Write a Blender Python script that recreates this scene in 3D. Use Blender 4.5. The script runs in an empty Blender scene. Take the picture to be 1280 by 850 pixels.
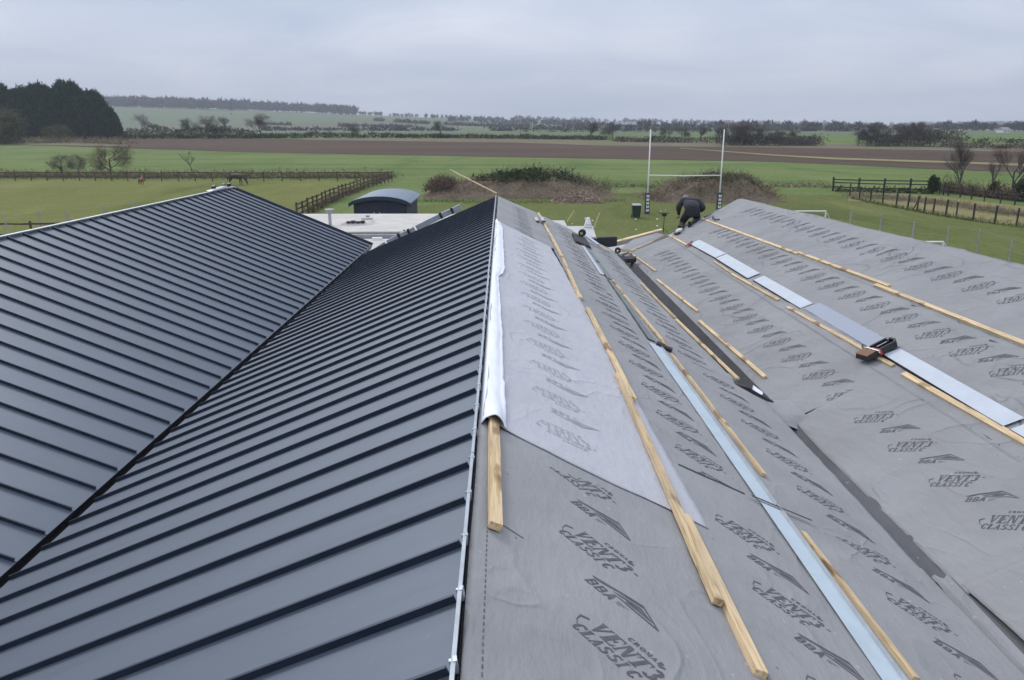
import bpy, bmesh, math, random
import numpy as np
from mathutils import Vector, Matrix, noise as mn

# ------------------------------------------------------------------ camera, sky, sun, exposure
sc = bpy.context.scene
CZ = 6.75                                   # eye height above the field
F = 950.0                                   # focal length in photo pixels (1280 wide)
PITCH = math.atan((425 - 161.5) / F)
YAW = math.atan(12 / F)
cam_d = bpy.data.cameras.new("camera")
cam_d.sensor_width = 36.0
cam_d.lens = F / 1280 * 36.0
cam_d.clip_start = 0.05
cam_d.clip_end = 20000
cam = bpy.data.objects.new("camera", cam_d)
sc.collection.objects.link(cam)
cam.location = (0, 0, CZ)
cam.rotation_euler = (math.pi / 2 - PITCH, 0, -YAW)
sc.camera = cam

SUN_EL, SUN_AZ = math.radians(40), math.radians(-30)     # azimuth from +Y, clockwise positive
world = bpy.data.worlds.new("World")
sc.world = world
world.use_nodes = True


def build_sky():
    nt = world.node_tree
    nt.nodes.clear()
    N, L = nt.nodes.new, nt.links.new
    out = N("ShaderNodeOutputWorld")
    bg = N("ShaderNodeBackground")
    bg.inputs["Strength"].default_value = 0.1
    L(bg.outputs[0], out.inputs[0])
    sky = N("ShaderNodeTexSky")
    sky.sky_type = 'NISHITA'
    sky.sun_disc = False
    sky.sun_elevation = SUN_EL
    sky.sun_rotation = SUN_AZ
    tc = N("ShaderNodeTexCoord")
    sep = N("ShaderNodeSeparateXYZ")
    L(tc.outputs["Generated"], sep.inputs[0])

    def m(op, a, b=None, c=None):
        n = N("ShaderNodeMath"); n.operation = op
        for i, v in enumerate((a, b, c)):
            if v is None: continue
            if isinstance(v, (int, float)): n.inputs[i].default_value = v
            else: L(v, n.inputs[i])
        return n.outputs[0]
    zz = m('MAXIMUM', sep.outputs[2], 0.0)
    den = m('ADD', zz, 0.17)
    cx = m('DIVIDE', sep.outputs[0], den)
    cy = m('DIVIDE', sep.outputs[1], den)
    com = N("ShaderNodeCombineXYZ")
    L(cx, com.inputs[0]); L(cy, com.inputs[1])

    def cloud(scale, off, detail, rough, dist=0.3):
        mp = N("ShaderNodeMapping")
        mp.inputs["Location"].default_value = off
        mp.inputs["Scale"].default_value = (0.9, 1.05, 1)
        mp.inputs["Rotation"].default_value = (0, 0, 0.25)
        L(com.outputs[0], mp.inputs[0])
        n = N("ShaderNodeTexNoise")
        n.inputs["Scale"].default_value = scale
        n.inputs["Detail"].default_value = detail
        n.inputs["Roughness"].default_value = rough
        n.inputs["Distortion"].default_value = dist
        L(mp.outputs[0], n.inputs["Vector"])
        return n.outputs[0]
    big = cloud(0.42, (3.1, 1.7, 0), 3, 0.5)
    fine = cloud(1.15, (7.3, 2.2, 0), 6, 0.55, 0.6)
    s = m('ADD', m('MULTIPLY', big, 0.55), m('MULTIPLY', fine, 0.45))
    ramp = N("ShaderNodeValToRGB")
    e = ramp.color_ramp.elements
    e[0].position = 0.36; e[0].color = (3.70, 4.30, 5.55, 1)
    e[1].position = 0.64; e[1].color = (6.25, 6.45, 7.25, 1)
    mid = ramp.color_ramp.elements.new(0.50); mid.color = (4.85, 5.30, 6.40, 1)
    L(s, ramp.inputs[0])
    # an overcast dome brightens evenly towards the zenith
    gain = m('ADD', 0.92, m('MULTIPLY', m('POWER', zz, 0.85), 1.0))
    sc_ = N("ShaderNodeVectorMath"); sc_.operation = 'SCALE'
    L(ramp.outputs[0], sc_.inputs[0]); L(gain, sc_.inputs["Scale"])
    mix = N("ShaderNodeMix"); mix.data_type = 'RGBA'
    mix.inputs["Factor"].default_value = 0.93
    L(sky.outputs[0], mix.inputs["A"]); L(sc_.outputs[0], mix.inputs["B"])
    L(mix.outputs["Result"], bg.inputs["Color"])


build_sky()
sun_d = bpy.data.lights.new("sun", 'SUN')
sun_d.energy = 1.25
sun_d.angle = math.radians(18)
sun_d.color = (1.0, 0.97, 0.92)
sun = bpy.data.objects.new("sun", sun_d)
sc.collection.objects.link(sun)
_sd = Vector((math.sin(SUN_AZ) * math.cos(SUN_EL), math.cos(SUN_AZ) * math.cos(SUN_EL), math.sin(SUN_EL)))
sun.rotation_euler = _sd.to_track_quat('Z', 'Y').to_euler()
sc.view_settings.view_transform = 'Standard'
sc.view_settings.look = 'None'
sc.view_settings.exposure = 0.32
sc.view_settings.gamma = 1.0
sc.view_settings.use_curve_mapping = False

rnd = random.Random(11)

# ------------------------------------------------------------------ measuring helpers


def ray(px, py):
    u = (px - 640) / F; v = -(py - 425) / F
    cp, sp = math.cos(PITCH), math.sin(PITCH)
    dx, dy, dz = u, cp + v * sp, -sp + v * cp
    cy, sy = math.cos(YAW), math.sin(YAW)
    return (dx * cy + dy * sy, -dx * sy + dy * cy, dz)


def sst(t):
    t = min(1.0, max(0.0, t)); return t * t * (3 - 2 * t)


def terrain(x, y):
    z = 5.0 * sst((y - 120) / 300)
    if y > 500:
        z += 44 * math.exp(-((x + 850) / 800) ** 2) * sst((y - 550) / 1050)
        z += 13 * sst((y - 1300) / 1300) * (1 + 0.25 * math.sin(x / 310.0 + 0.6))
    return z


def ground_at(px, py):
    d = ray(px, py)
    s = 20.0; step = 1.0
    while s < 5000:
        x, y, z = d[0] * s, d[1] * s, CZ + d[2] * s
        if z < terrain(x, y):
            lo, hi = s - step, s
            for _ in range(30):
                mdl = (lo + hi) / 2
                if CZ + d[2] * mdl < terrain(d[0] * mdl, d[1] * mdl): hi = mdl
                else: lo = mdl
            return (d[0] * hi, d[1] * hi, terrain(d[0] * hi, d[1] * hi))
        step = max(0.5, s * 0.01)
        s += step
    s = 3000 / d[1]
    return (d[0] * s, d[1] * s, terrain(d[0] * s, d[1] * s))


def at_depth(px, py, Y):
    d = ray(px, py); s = Y / d[1]
    return Vector((d[0] * s, Y, CZ + d[2] * s))


T = 0.42
ZMR = lambda x: 4.677 - T * x                 # membrane slope right of the middle ridge
ZML = lambda x: 4.823 + T * x                 # metal slope left of the middle ridge
ZRR = lambda x: 3.10 + T * (x - 3.9)          # membrane slope of the right roof
XR, XV, XL = -0.174, -4.25, -8.70             # middle ridge, metal valley, left ridge
ZV = ZML(XV)
ZLL = lambda x: ZV - T * (x - XV)             # metal slope of the left roof


def on_slope(px, py, zf):
    d = ray(px, py)
    z0 = zf(0.0); t = zf(1.0) - z0
    s = (z0 - CZ) / (d[2] - t * d[0])
    return (d[0] * s, d[1] * s)


MR = lambda px, py: on_slope(px, py, ZMR)
RR = lambda px, py: on_slope(px, py, ZRR)

# ------------------------------------------------------------------ mesh helpers
COL = sc.collection


class MB:
    def __init__(self):
        self.v = []; self.f = []; self.m = []

    def poly(self, pts, mi=0):
        n = len(self.v); self.v.extend([tuple(p) for p in pts])
        self.f.append(tuple(range(n, n + len(pts)))); self.m.append(mi)

    def hexa(self, p, mi=0):                  # 8 points: bottom 0-3 ccw, top 4-7
        n = len(self.v); self.v.extend([tuple(q) for q in p])
        for f in ((3, 2, 1, 0), (4, 5, 6, 7), (0, 1, 5, 4), (1, 2, 6, 5), (2, 3, 7, 6), (3, 0, 4, 7)):
            self.f.append(tuple(n + i for i in f)); self.m.append(mi)

    def box(self, x0, x1, y0, y1, z0, z1, mi=0):
        self.hexa([(x0, y0, z0), (x1, y0, z0), (x1, y1, z0), (x0, y1, z0),
                   (x0, y0, z1), (x1, y0, z1), (x1, y1, z1), (x0, y1, z1)], mi)

    def obox(self, c, ax, ay, az, mi=0):      # centre and three half axes
        c, ax, ay, az = map(Vector, (c, ax, ay, az))
        self.hexa([c - ax - ay - az, c + ax - ay - az, c + ax + ay - az, c - ax + ay - az,
                   c - ax - ay + az, c + ax - ay + az, c + ax + ay + az, c - ax + ay + az], mi)

    def tube(self, pts, rad, seg=8, mi=0, caps=True):
        pts = [Vector(p) for p in pts]
        if not isinstance(rad, (list, tuple)): rad = [rad] * len(pts)
        base = len(self.v)
        for i, p in enumerate(pts):
            a = pts[max(0, i - 1)]; b = pts[min(len(pts) - 1, i + 1)]
            t = (b - a).normalized() if (b - a).length > 1e-9 else Vector((0, 0, 1))
            s = t.cross(Vector((0, 0, 1)))
            if s.length < 1e-3: s = Vector((1, 0, 0))
            s.normalize(); u = s.cross(t)
            for k in range(seg):
                an = 2 * math.pi * k / seg
                self.v.append(tuple(p + rad[i] * (math.cos(an) * s + math.sin(an) * u)))
        for i in range(len(pts) - 1):
            for k in range(seg):
                k2 = (k + 1) % seg
                self.f.append((base + i * seg + k, base + i * seg + k2, base + (i + 1) * seg + k2, base + (i + 1) * seg + k)); self.m.append(mi)
        if caps:
            self.f.append(tuple(base + k for k in reversed(range(seg)))); self.m.append(mi)
            e = base + (len(pts) - 1) * seg
            self.f.append(tuple(e + k for k in range(seg))); self.m.append(mi)

    def lathe(self, c, prof, seg=16, mi=0, axis='Z'):
        base = len(self.v)
        for r, h in prof:
            for k in range(seg):
                a = 2 * math.pi * k / seg
                q = (r * math.cos(a), r * math.sin(a), h)
                if axis == 'Y': q = (q[0], q[2], q[1])
                self.v.append((c[0] + q[0], c[1] + q[1], c[2] + q[2]))
        for i in range(len(prof) - 1):
            for k in range(seg):
                k2 = (k + 1) % seg
                self.f.append((base + i * seg + k, base + i * seg + k2, base + (i + 1) * seg + k2, base + (i + 1) * seg + k)); self.m.append(mi)
        self.f.append(tuple(base + k for k in reversed(range(seg)))); self.m.append(mi)
        e = base + (len(prof) - 1) * seg
        self.f.append(tuple(e + k for k in range(seg))); self.m.append(mi)

    def tris(self, arr, mi=0):                # arr (n,3,3)
        n = len(self.v)
        self.v.extend(map(tuple, arr.reshape(-1, 3).tolist()))
        k = len(arr)
        self.f.extend([(n + 3 * i, n + 3 * i + 1, n + 3 * i + 2) for i in range(k)])
        self.m.extend([mi] * k)

    def mesh(self, name, mats, smooth=False):
        me = bpy.data.meshes.new(name)
        me.from_pydata(self.v, [], self.f)
        if not isinstance(mats, (list, tuple)): mats = [mats]
        for mt in mats: me.materials.append(mt)
        if len(mats) > 1: me.polygons.foreach_set("material_index", self.m)
        if smooth: me.polygons.foreach_set("use_smooth", [True] * len(self.f))
        me.update()
        return me

    def build(self, name, mats, parent=None, smooth=False, loc=None, bevel=0.0):
        o = bpy.data.objects.new(name, self.mesh(name, mats, smooth))
        COL.objects.link(o)
        if parent is not None: o.parent = parent
        if loc is not None: o.location = loc
        if bevel:
            b = o.modifiers.new("bevel", 'BEVEL'); b.width = bevel; b.segments = 2; b.limit_method = 'ANGLE'
        return o


def tag(o, label=None, cat=None, group=None, kind=None):
    if label: o["label"] = label
    if cat: o["category"] = cat
    if group: o["group"] = group
    if kind: o["kind"] = kind
    return o


def thing(name, label, cat, loc=(0, 0, 0), rz=0.0, group=None):
    o = bpy.data.objects.new(name, None)
    o.empty_display_size = 0.2
    COL.objects.link(o)
    o.location = loc; o.rotation_euler = (0, 0, rz)
    return tag(o, label, cat, group)


def dup(root, loc, rz=0.0, scale=1.0, label=None, group=None):
    c = root.copy(); COL.objects.link(c)
    c.location = loc; c.rotation_euler = (0, 0, rz)
    c.scale = scale if isinstance(scale, (tuple, list)) else (scale,) * 3
    if label: c["label"] = label
    if group: c["group"] = group
    for ch in list(root.children):
        d = ch.copy(); COL.objects.link(d); d.parent = c
        for g in list(ch.children):
            e = g.copy(); COL.objects.link(e); e.parent = d
    return c


# ------------------------------------------------------------------ materials


class NT:
    def __init__(self, name):
        self.m = bpy.data.materials.new(name); self.m.use_nodes = True
        self.nt = self.m.node_tree
        self.b = self.nt.nodes["Principled BSDF"]
        self.tc = self.nt.nodes.new("ShaderNodeTexCoord")

    def n(self, t, **kw):
        x = self.nt.nodes.new(t)
        for k, v in kw.items(): setattr(x, k, v)
        return x

    def l(self, a, b): self.nt.links.new(a, b)

    def noise(self, scale, detail=4, rough=0.55, vec=None, sc3=None, dist=0.0, rot=None):
        t = self.n("ShaderNodeTexNoise")
        t.inputs["Scale"].default_value = scale; t.inputs["Detail"].default_value = detail
        t.inputs["Roughness"].default_value = rough; t.inputs["Distortion"].default_value = dist
        src = vec or self.tc.outputs["Object"]
        if sc3:
            mp = self.n("ShaderNodeMapping"); mp.inputs["Scale"].default_value = sc3
            if rot: mp.inputs["Rotation"].default_value = rot
            self.l(src, mp.inputs[0]); src = mp.outputs[0]
        self.l(src, t.inputs["Vector"])
        return t.outputs[0]

    def ramp(self, fac, stops):
        r = self.n("ShaderNodeValToRGB")
        e = r.color_ramp.elements
        e[0].position, e[0].color = stops[0][0], (*stops[0][1], 1)
        e[1].position, e[1].color = stops[-1][0], (*stops[-1][1], 1)
        for p, c in stops[1:-1]:
            q = e.new(p); q.color = (*c, 1)
        self.l(fac, r.inputs[0])
        return r.outputs[0]

    def mix(self, fac, a, b, mode='MIX'):
        x = self.n("ShaderNodeMix", data_type='RGBA', blend_type=mode)
        for k, v in (("Factor", fac), ("A", a), ("B", b)):
            s = x.inputs[k]
            if k == "Factor": s = x.inputs[0]
            elif k == "A": s = x.inputs[6]
            else: s = x.inputs[7]
            if isinstance(v, (int, float)): s.default_value = v
            elif isinstance(v, tuple): s.default_value = (*v, 1)
            else: self.l(v, s)
        return x.outputs[2]

    def math(self, op, a, b=0.0):
        x = self.n("ShaderNodeMath", operation=op)
        for i, v in enumerate((a, b)):
            if isinstance(v, (int, float)): x.inputs[i].default_value = v
            else: self.l(v, x.inputs[i])
        return x.outputs[0]

    def col(self, c):
        if isinstance(c, tuple): self.b.inputs["Base Color"].default_value = (*c, 1)
        else: self.l(c, self.b.inputs["Base Color"])

    def set(self, **kw):
        for k, v in kw.items():
            s = self.b.inputs[k.replace("_", " ")]
            if isinstance(v, (int, float)): s.default_value = v
            else: self.l(v, s)

    def bump(self, h, dist=0.01, strength=1.0):
        b = self.n("ShaderNodeBump"); b.inputs["Distance"].default_value = dist; b.inputs["Strength"].default_value = strength
        self.l(h, b.inputs["Height"]); self.l(b.outputs[0], self.b.inputs["Normal"])


def simple(name, c, rough=0.7, metal=0.0, var=0.12, scale=8.0, spec=None):
    t = NT(name)
    f = t.noise(scale, 4)
    lo = tuple(x * (1 - var) for x in c); hi = tuple(min(1, x * (1 + var)) for x in c)
    t.col(t.ramp(f, [(0.3, lo), (0.7, hi)]))
    t.set(Roughness=rough, Metallic=metal)
    if spec is not None: t.set(Specular_IOR_Level=spec)
    return t.m


def mat_metal():
    t = NT("anthracite coated steel")
    oi = t.n("ShaderNodeObjectInfo")
    pos = t.n("ShaderNodeNewGeometry").outputs["Position"]
    f = t.noise(0.55, 4, 0.6, vec=pos, sc3=(0.5, 1.2, 0.5))
    run = t.noise(3.0, 5, 0.65, vec=pos, sc3=(0.22, 3.2, 0.22))
    f2 = t.noise(30, 3, vec=pos)
    c = t.ramp(f, [(0.3, (0.093, 0.114, 0.146)), (0.7, (0.109, 0.132, 0.166))])
    c = t.mix(t.math('MULTIPLY', oi.outputs["Random"], 0.35), c, (0.120, 0.142, 0.166))
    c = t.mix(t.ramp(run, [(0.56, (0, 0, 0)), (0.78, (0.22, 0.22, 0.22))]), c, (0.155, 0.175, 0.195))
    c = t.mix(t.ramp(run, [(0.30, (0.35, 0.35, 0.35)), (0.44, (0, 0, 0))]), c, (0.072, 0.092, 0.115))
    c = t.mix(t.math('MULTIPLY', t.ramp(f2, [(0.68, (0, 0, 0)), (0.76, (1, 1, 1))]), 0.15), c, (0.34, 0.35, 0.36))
    t.col(c)
    t.set(Metallic=0.40, Roughness=t.math('ADD', 0.50, t.math('MULTIPLY', run, 0.12)))
    t.bump(t.noise(1.7, 2, vec=pos, sc3=(0.45, 1.5, 0.45)), 0.022, 0.45)
    return t.m


def mat_seam_shaded():  # same coated steel, darkened to paint shade and dark reflection on the seams
    t = NT("anthracite steel darkened for shade")
    f = t.noise(6, 3)
    t.col(t.ramp(f, [(0.3, (0.024, 0.034, 0.055)), (0.7, (0.036, 0.047, 0.070))]))
    t.set(Metallic=0.45, Roughness=0.42)
    return t.m


def mat_membrane(name, c, rough=0.92, wear=0.16, crease=0.40):
    t = NT(name)
    big = t.noise(0.9, 5, 0.6)
    mid = t.noise(7, 5, 0.6, sc3=(1.6, 0.6, 1), rot=(0, 0, 0.5))
    fib = t.noise(160, 3, 0.7)
    lo = tuple(x * (1 - wear) for x in c); hi = tuple(x * (1 + wear) for x in c)
    k = t.ramp(big, [(0.28, lo), (0.72, hi)])
    k = t.mix(t.math('MULTIPLY', mid, 0.45), k, tuple(x * 1.18 for x in c))
    k = t.mix(t.ramp(fib, [(0.40, (0.16, 0.16, 0.16)), (0.60, (0, 0, 0))]), k, tuple(x * 0.55 for x in c))
    spots = t.noise(14, 2, 0.5)
    k = t.mix(t.math('MULTIPLY', t.ramp(spots, [(0.735, (0, 0, 0)), (0.75, (1, 1, 1))]), 0.5), k, (0.42, 0.42, 0.42))
    t.col(k)
    t.set(Roughness=rough, Specular_IOR_Level=0.25)
    h = t.math('ADD', t.math('MULTIPLY', t.noise(9, 4, 0.6, sc3=(2.2, 0.7, 1), rot=(0, 0, 0.6)), 1.0), t.math('MULTIPLY', fib, 0.10))
    cr = t.noise(1.15, 2, 0.45, sc3=(1.0, 0.75, 1), dist=1.2, rot=(0, 0, 0.35))
    rid = t.math('ABSOLUTE', t.math('SUBTRACT', cr, 0.5))
    rid = t.ramp(rid, [(0.0, (1, 1, 1)), (0.035, (0.35, 0.35, 0.35)), (0.10, (0, 0, 0))])
    msk = t.ramp(t.noise(0.6, 2, 0.5), [(0.42, (0.12, 0.12, 0.12)), (0.62, (1, 1, 1))])
    wav = t.noise(2.6, 3, 0.5, sc3=(1.7, 0.8, 1), dist=0.5, rot=(0, 0, -0.5))
    h = t.math('ADD', t.math('MULTIPLY', h, 0.40), t.math('ADD', t.math('MULTIPLY', t.math('MULTIPLY', rid, msk), crease), t.math('MULTIPLY', wav, 1.1 * crease)))
    t.bump(h, 0.030, 0.85)
    return t.m


def mat_timber(name, c, dark):
    t = NT(name)
    oi = t.n("ShaderNodeObjectInfo")
    off = t.n("ShaderNodeVectorMath", operation='ADD')
    sc_ = t.n("ShaderNodeVectorMath", operation='SCALE'); sc_.inputs[0].default_value = (31, 17, 9)
    t.l(oi.outputs["Random"], sc_.inputs["Scale"])
    t.l(t.tc.outputs["Object"], off.inputs[0]); t.l(sc_.outputs[0], off.inputs[1])
    v = off.outputs[0]
    g = t.noise(6, 5, 0.6, vec=v, sc3=(0.5, 9, 9), dist=0.6)
    k = t.ramp(g, [(0.30, dark), (0.52, c), (0.75, tuple(min(1, x * 1.18) for x in c))])
    kn = t.noise(2.3, 2, 0.4, vec=v, sc3=(1.0, 2.6, 2.6))
    k = t.mix(t.ramp(kn, [(0.60, (0, 0, 0)), (0.67, (0.85, 0.85, 0.85))]), k, (0.20, 0.105, 0.045))
    st = t.noise(1.3, 3, 0.5, vec=v, sc3=(1, 1, 1))
    k = t.mix(t.ramp(st, [(0.42, (0, 0, 0)), (0.70, (0.6, 0.6, 0.6))]), k, (0.40, 0.31, 0.20))
    hs = t.n("ShaderNodeHueSaturation")
    t.l(k, hs.inputs["Color"])
    t.l(t.math('ADD', 0.86, t.math('MULTIPLY', oi.outputs["Random"], 0.26)), hs.inputs["Value"])
    t.col(hs.outputs[0])
    t.set(Roughness=0.78)
    t.bump(g, 0.003, 0.5)
    return t.m


def mat_grass(name, a, b, c, s=1.0):
    t = NT(name)
    v = t.tc.outputs["Object"]
    big = t.noise(0.025 * s, 4, 0.6, sc3=(0.6, 1, 1))
    mid = t.noise(0.28 * s, 5, 0.65)
    tuft = t.noise(2.6, 4, 0.7)
    k = t.ramp(big, [(0.32, a), (0.68, b)])
    k = t.mix(t.ramp(mid, [(0.42, (0, 0, 0)), (0.70, (0.75, 0.75, 0.75))]), k, c)
    pt = t.noise(0.16, 5, 0.65, sc3=(0.8, 0.22, 1), dist=0.6)
    k = t.mix(t.ramp(pt, [(0.53, (0, 0, 0)), (0.66, (0.75, 0.75, 0.75))]), k, tuple(x * 0.66 for x in a))
    k = t.mix(t.ramp(pt, [(0.33, (0.7, 0.7, 0.7)), (0.45, (0, 0, 0))]), k, tuple(min(1, x * 1.25) for x in c))
    mud = t.noise(0.09, 5, 0.7, sc3=(1.0, 0.30, 1), dist=0.8)
    k = t.mix(t.ramp(mud, [(0.64, (0, 0, 0)), (0.76, (0.35, 0.35, 0.35))]), k, (0.15, 0.125, 0.07))
    k = t.mix(t.ramp(tuft, [(0.36, (0.5, 0.5, 0.5)), (0.58, (0, 0, 0))]), k, tuple(x * 0.62 for x in a))
    t.col(k); t.set(Roughness=0.95, Specular_IOR_Level=0.1)
    t.bump(t.math('ADD', tuft, t.math('MULTIPLY', t.noise(14, 3, 0.7), 0.5)), 0.12, 0.8)
    return t.m


def mat_ground():
    """pasture near the buildings, a patchwork of fields far away"""
    t = NT("pasture and far fields")
    big = t.noise(0.022, 4, 0.6, sc3=(0.5, 1, 1))
    mid = t.noise(0.22, 5, 0.65)
    tuft = t.noise(2.2, 4, 0.7)
    k = t.ramp(big, [(0.32, (0.118, 0.168, 0.042)), (0.68, (0.158, 0.210, 0.064))])
    k = t.mix(t.ramp(mid, [(0.44, (0, 0, 0)), (0.70, (0.7, 0.7, 0.7))]), k, (0.175, 0.200, 0.070))
    pt = t.noise(0.11, 5, 0.65, sc3=(0.8, 0.20, 1), dist=0.6)
    k = t.mix(t.ramp(pt, [(0.53, (0, 0, 0)), (0.66, (0.7, 0.7, 0.7))]), k, (0.082, 0.130, 0.034))
    k = t.mix(t.ramp(pt, [(0.33, (0.7, 0.7, 0.7)), (0.45, (0, 0, 0))]), k, (0.185, 0.215, 0.085))
    streak = t.noise(0.10, 6, 0.72, sc3=(0.10, 0.9, 1), rot=(0, 0, 0.08))
    k = t.mix(t.ramp(streak, [(0.52, (0, 0, 0)), (0.64, (0.8, 0.8, 0.8))]), k, (0.078, 0.135, 0.030))
    k = t.mix(t.ramp(streak, [(0.34, (0.7, 0.7, 0.7)), (0.47, (0, 0, 0))]), k, (0.190, 0.215, 0.085))
    k = t.mix(t.ramp(tuft, [(0.34, (0.5, 0.5, 0.5)), (0.56, (0, 0, 0))]), k, (0.065, 0.095, 0.026))
    mp = t.n("ShaderNodeMapping"); mp.inputs["Scale"].default_value = (0.0042, 0.0022, 0.0)
    mp.inputs["Rotation"].default_value = (0, 0, 0.22)
    t.l(t.tc.outputs["Object"], mp.inputs[0])
    vo = t.n("ShaderNodeTexVoronoi"); vo.inputs["Scale"].default_value = 1.0
    t.l(mp.outputs[0], vo.inputs["Vector"])
    sp = t.n("ShaderNodeSeparateColor"); t.l(vo.outputs["Color"], sp.inputs[0])
    far = t.ramp(sp.outputs[0], [(0.0, (0.125, 0.150, 0.082)), (0.35, (0.112, 0.158, 0.078)), (0.6, (0.150, 0.142, 0.095)), (0.8, (0.130, 0.165, 0.085)), (1.0, (0.122, 0.105, 0.075))])
    far = t.mix(t.math('MULTIPLY', t.noise(0.03, 4, 0.6), 0.5), far, (0.12, 0.155, 0.08))
    xyz = t.n("ShaderNodeSeparateXYZ"); t.l(t.tc.outputs["Object"], xyz.inputs[0])
    fac = t.math('GREATER_THAN', xyz.outputs[1], 335.0)
    t.col(t.mix(fac, k, far))
    t.set(Roughness=0.95, Specular_IOR_Level=0.1)
    t.bump(t.math('ADD', tuft, t.math('MULTIPLY', t.noise(14, 3, 0.7), 0.5)), 0.12, 0.8)
    return t.m


def mat_plough():
    t = NT("ploughed soil")
    big = t.noise(0.02, 4, 0.6, sc3=(0.35, 1, 1))
    k = t.ramp(big, [(0.3, (0.072, 0.050, 0.036)), (0.7, (0.122, 0.086, 0.061))])
    fur = t.noise(0.30, 5, 0.75, sc3=(0.03, 1.2, 1), rot=(0, 0, 0.05))
    k = t.mix(t.ramp(fur, [(0.40, (0.6, 0.6, 0.6)), (0.60, (0, 0, 0))]), k, (0.070, 0.045, 0.034))
    clod = t.noise(1.5, 5, 0.75)
    k = t.mix(t.ramp(clod, [(0.55, (0, 0, 0)), (0.72, (0.5, 0.5, 0.5))]), k, (0.19, 0.145, 0.11))
    t.col(k); t.set(Roughness=0.97, Specular_IOR_Level=0.08)
    t.bump(t.math('ADD', clod, fur), 0.18, 0.9)
    return t.m


def mat_foliage(name, lo, hi, scale=1.2):
    t = NT(name)
    g = t.n("ShaderNodeNewGeometry")
    k = t.ramp(g.outputs["Random Per Island"], [(0.0, lo), (0.55, tuple((a + b) / 2 for a, b in zip(lo, hi))), (1.0, hi)])
    f = t.noise(scale, 3, 0.6)
    k = t.mix(t.ramp(f, [(0.35, (0.55, 0.55, 0.55)), (0.65, (0, 0, 0))]), k, tuple(x * 0.6 for x in lo))
    t.col(k); t.set(Roughness=0.9, Specular_IOR_Level=0.12)
    return t.m


def mat_soil(name, a, b, c):
    t = NT(name)
    f = t.noise(0.7, 6, 0.7); g = t.noise(5, 5, 0.75)
    k = t.ramp(f, [(0.32, a), (0.52, b), (0.7, c)])
    k = t.mix(t.ramp(g, [(0.40, (0.6, 0.6, 0.6)), (0.60, (0, 0, 0))]), k, tuple(x * 0.5 for x in a))
    t.col(k); t.set(Roughness=0.97, Specular_IOR_Level=0.08)
    t.bump(t.math('ADD', f, g), 0.2, 0.9)
    return t.m


M = {}
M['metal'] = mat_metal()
M['seam'] = mat_seam_shaded()
M['zinc'] = simple("zinc flashing", (0.40, 0.435, 0.46), 0.42, 0.45, 0.16, 5)
M['strip'] = simple("pale blue coated flashing", (0.44, 0.515, 0.555), 0.55, 0.0, 0.08, 3)
M['strip_white'] = simple("white coated flashing", (0.48, 0.515, 0.555), 0.55, 0.0, 0.07, 3)
M['steel_green'] = simple("dull green grey steel", (0.15, 0.18, 0.17), 0.42, 0.4, 0.2, 6)
M['mem'] = mat_membrane("grey roofing membrane", (0.280, 0.281, 0.280))
M['mem_r'] = mat_membrane("grey roofing membrane on the right roof", (0.272, 0.271, 0.270), crease=1.2)
M['mem_light'] = mat_membrane("pale lilac roofing membrane", (0.440, 0.442, 0.460), 0.85, 0.08)
M['mem_white'] = simple("white membrane underside", (0.78, 0.80, 0.84), 0.6, 0, 0.04, 4)
M['lining'] = mat_membrane("dark gutter lining", (0.055, 0.055, 0.058), 0.8, 0.3)
M['lining_worn_shade'] = mat_membrane("worn gutter lining and recess shade", (0.105, 0.105, 0.108), 0.85, 0.3)  # worn lining, also the painted shade inside the near gutter fold
M['ink'] = simple("dark printing ink", (0.092, 0.092, 0.098), 0.9, 0, 0.25, 20)
M['ink_mid'] = simple("worn printing ink", (0.105, 0.105, 0.110), 0.9, 0, 0.25, 20)
M['ink_light'] = simple("faint printing ink", (0.325, 0.325, 0.350), 0.9, 0, 0.12, 20)
M['tape'] = simple("black edge tape", (0.02, 0.02, 0.023), 0.6, 0, 0.3, 10)
M['timber'] = mat_timber("sawn softwood", (0.68, 0.51, 0.295), (0.40, 0.26, 0.11))
M['timber_pale'] = mat_timber("pale sawn softwood", (0.70, 0.55, 0.34), (0.50, 0.36, 0.19))
M['fence_wood'] = simple("weathered fence timber", (0.090, 0.062, 0.046), 0.9, 0, 0.35, 3)
M['fence_dark'] = simple("dark stained fence timber", (0.030, 0.027, 0.025), 0.85, 0, 0.3, 3)
M['galv'] = simple("galvanised post", (0.36, 0.38, 0.39), 0.55, 0.3, 0.12, 3)
M['wire'] = simple("fence wire", (0.22, 0.22, 0.21), 0.5, 0.6, 0.1, 3)
M['white'] = simple("white painted steel", (0.78, 0.78, 0.77), 0.45, 0, 0.05, 3)
M['navy'] = simple("navy painted boarding", (0.022, 0.033, 0.058), 0.6, 0, 0.2, 3)
M['hut_roof'] = simple("blue grey sheet roof", (0.145, 0.185, 0.235), 0.5, 0.2, 0.15, 2)
M['flat_roof'] = simple("weathered cream roof felt", (0.50, 0.475, 0.43), 0.85, 0, 0.12, 1.2)
M['parapet'] = simple("grey metal parapet", (0.36, 0.375, 0.385), 0.5, 0.3, 0.1, 2)
M['wall'] = simple("grey rendered wall", (0.42, 0.41, 0.39), 0.9, 0, 0.1, 2)
M['board'] = simple("plywood roof deck", (0.36, 0.25, 0.14), 0.85, 0, 0.2, 3)
M['black'] = simple("black plastic", (0.018, 0.018, 0.02), 0.45, 0, 0.3, 8)
M['rubber'] = simple("black rubber", (0.022, 0.022, 0.024), 0.75, 0, 0.3, 8)
M['red'] = simple("red plastic", (0.42, 0.028, 0.025), 0.4, 0, 0.15, 8)
M['brown'] = simple("brown hardboard", (0.20, 0.105, 0.055), 0.8, 0, 0.3, 14)
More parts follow.
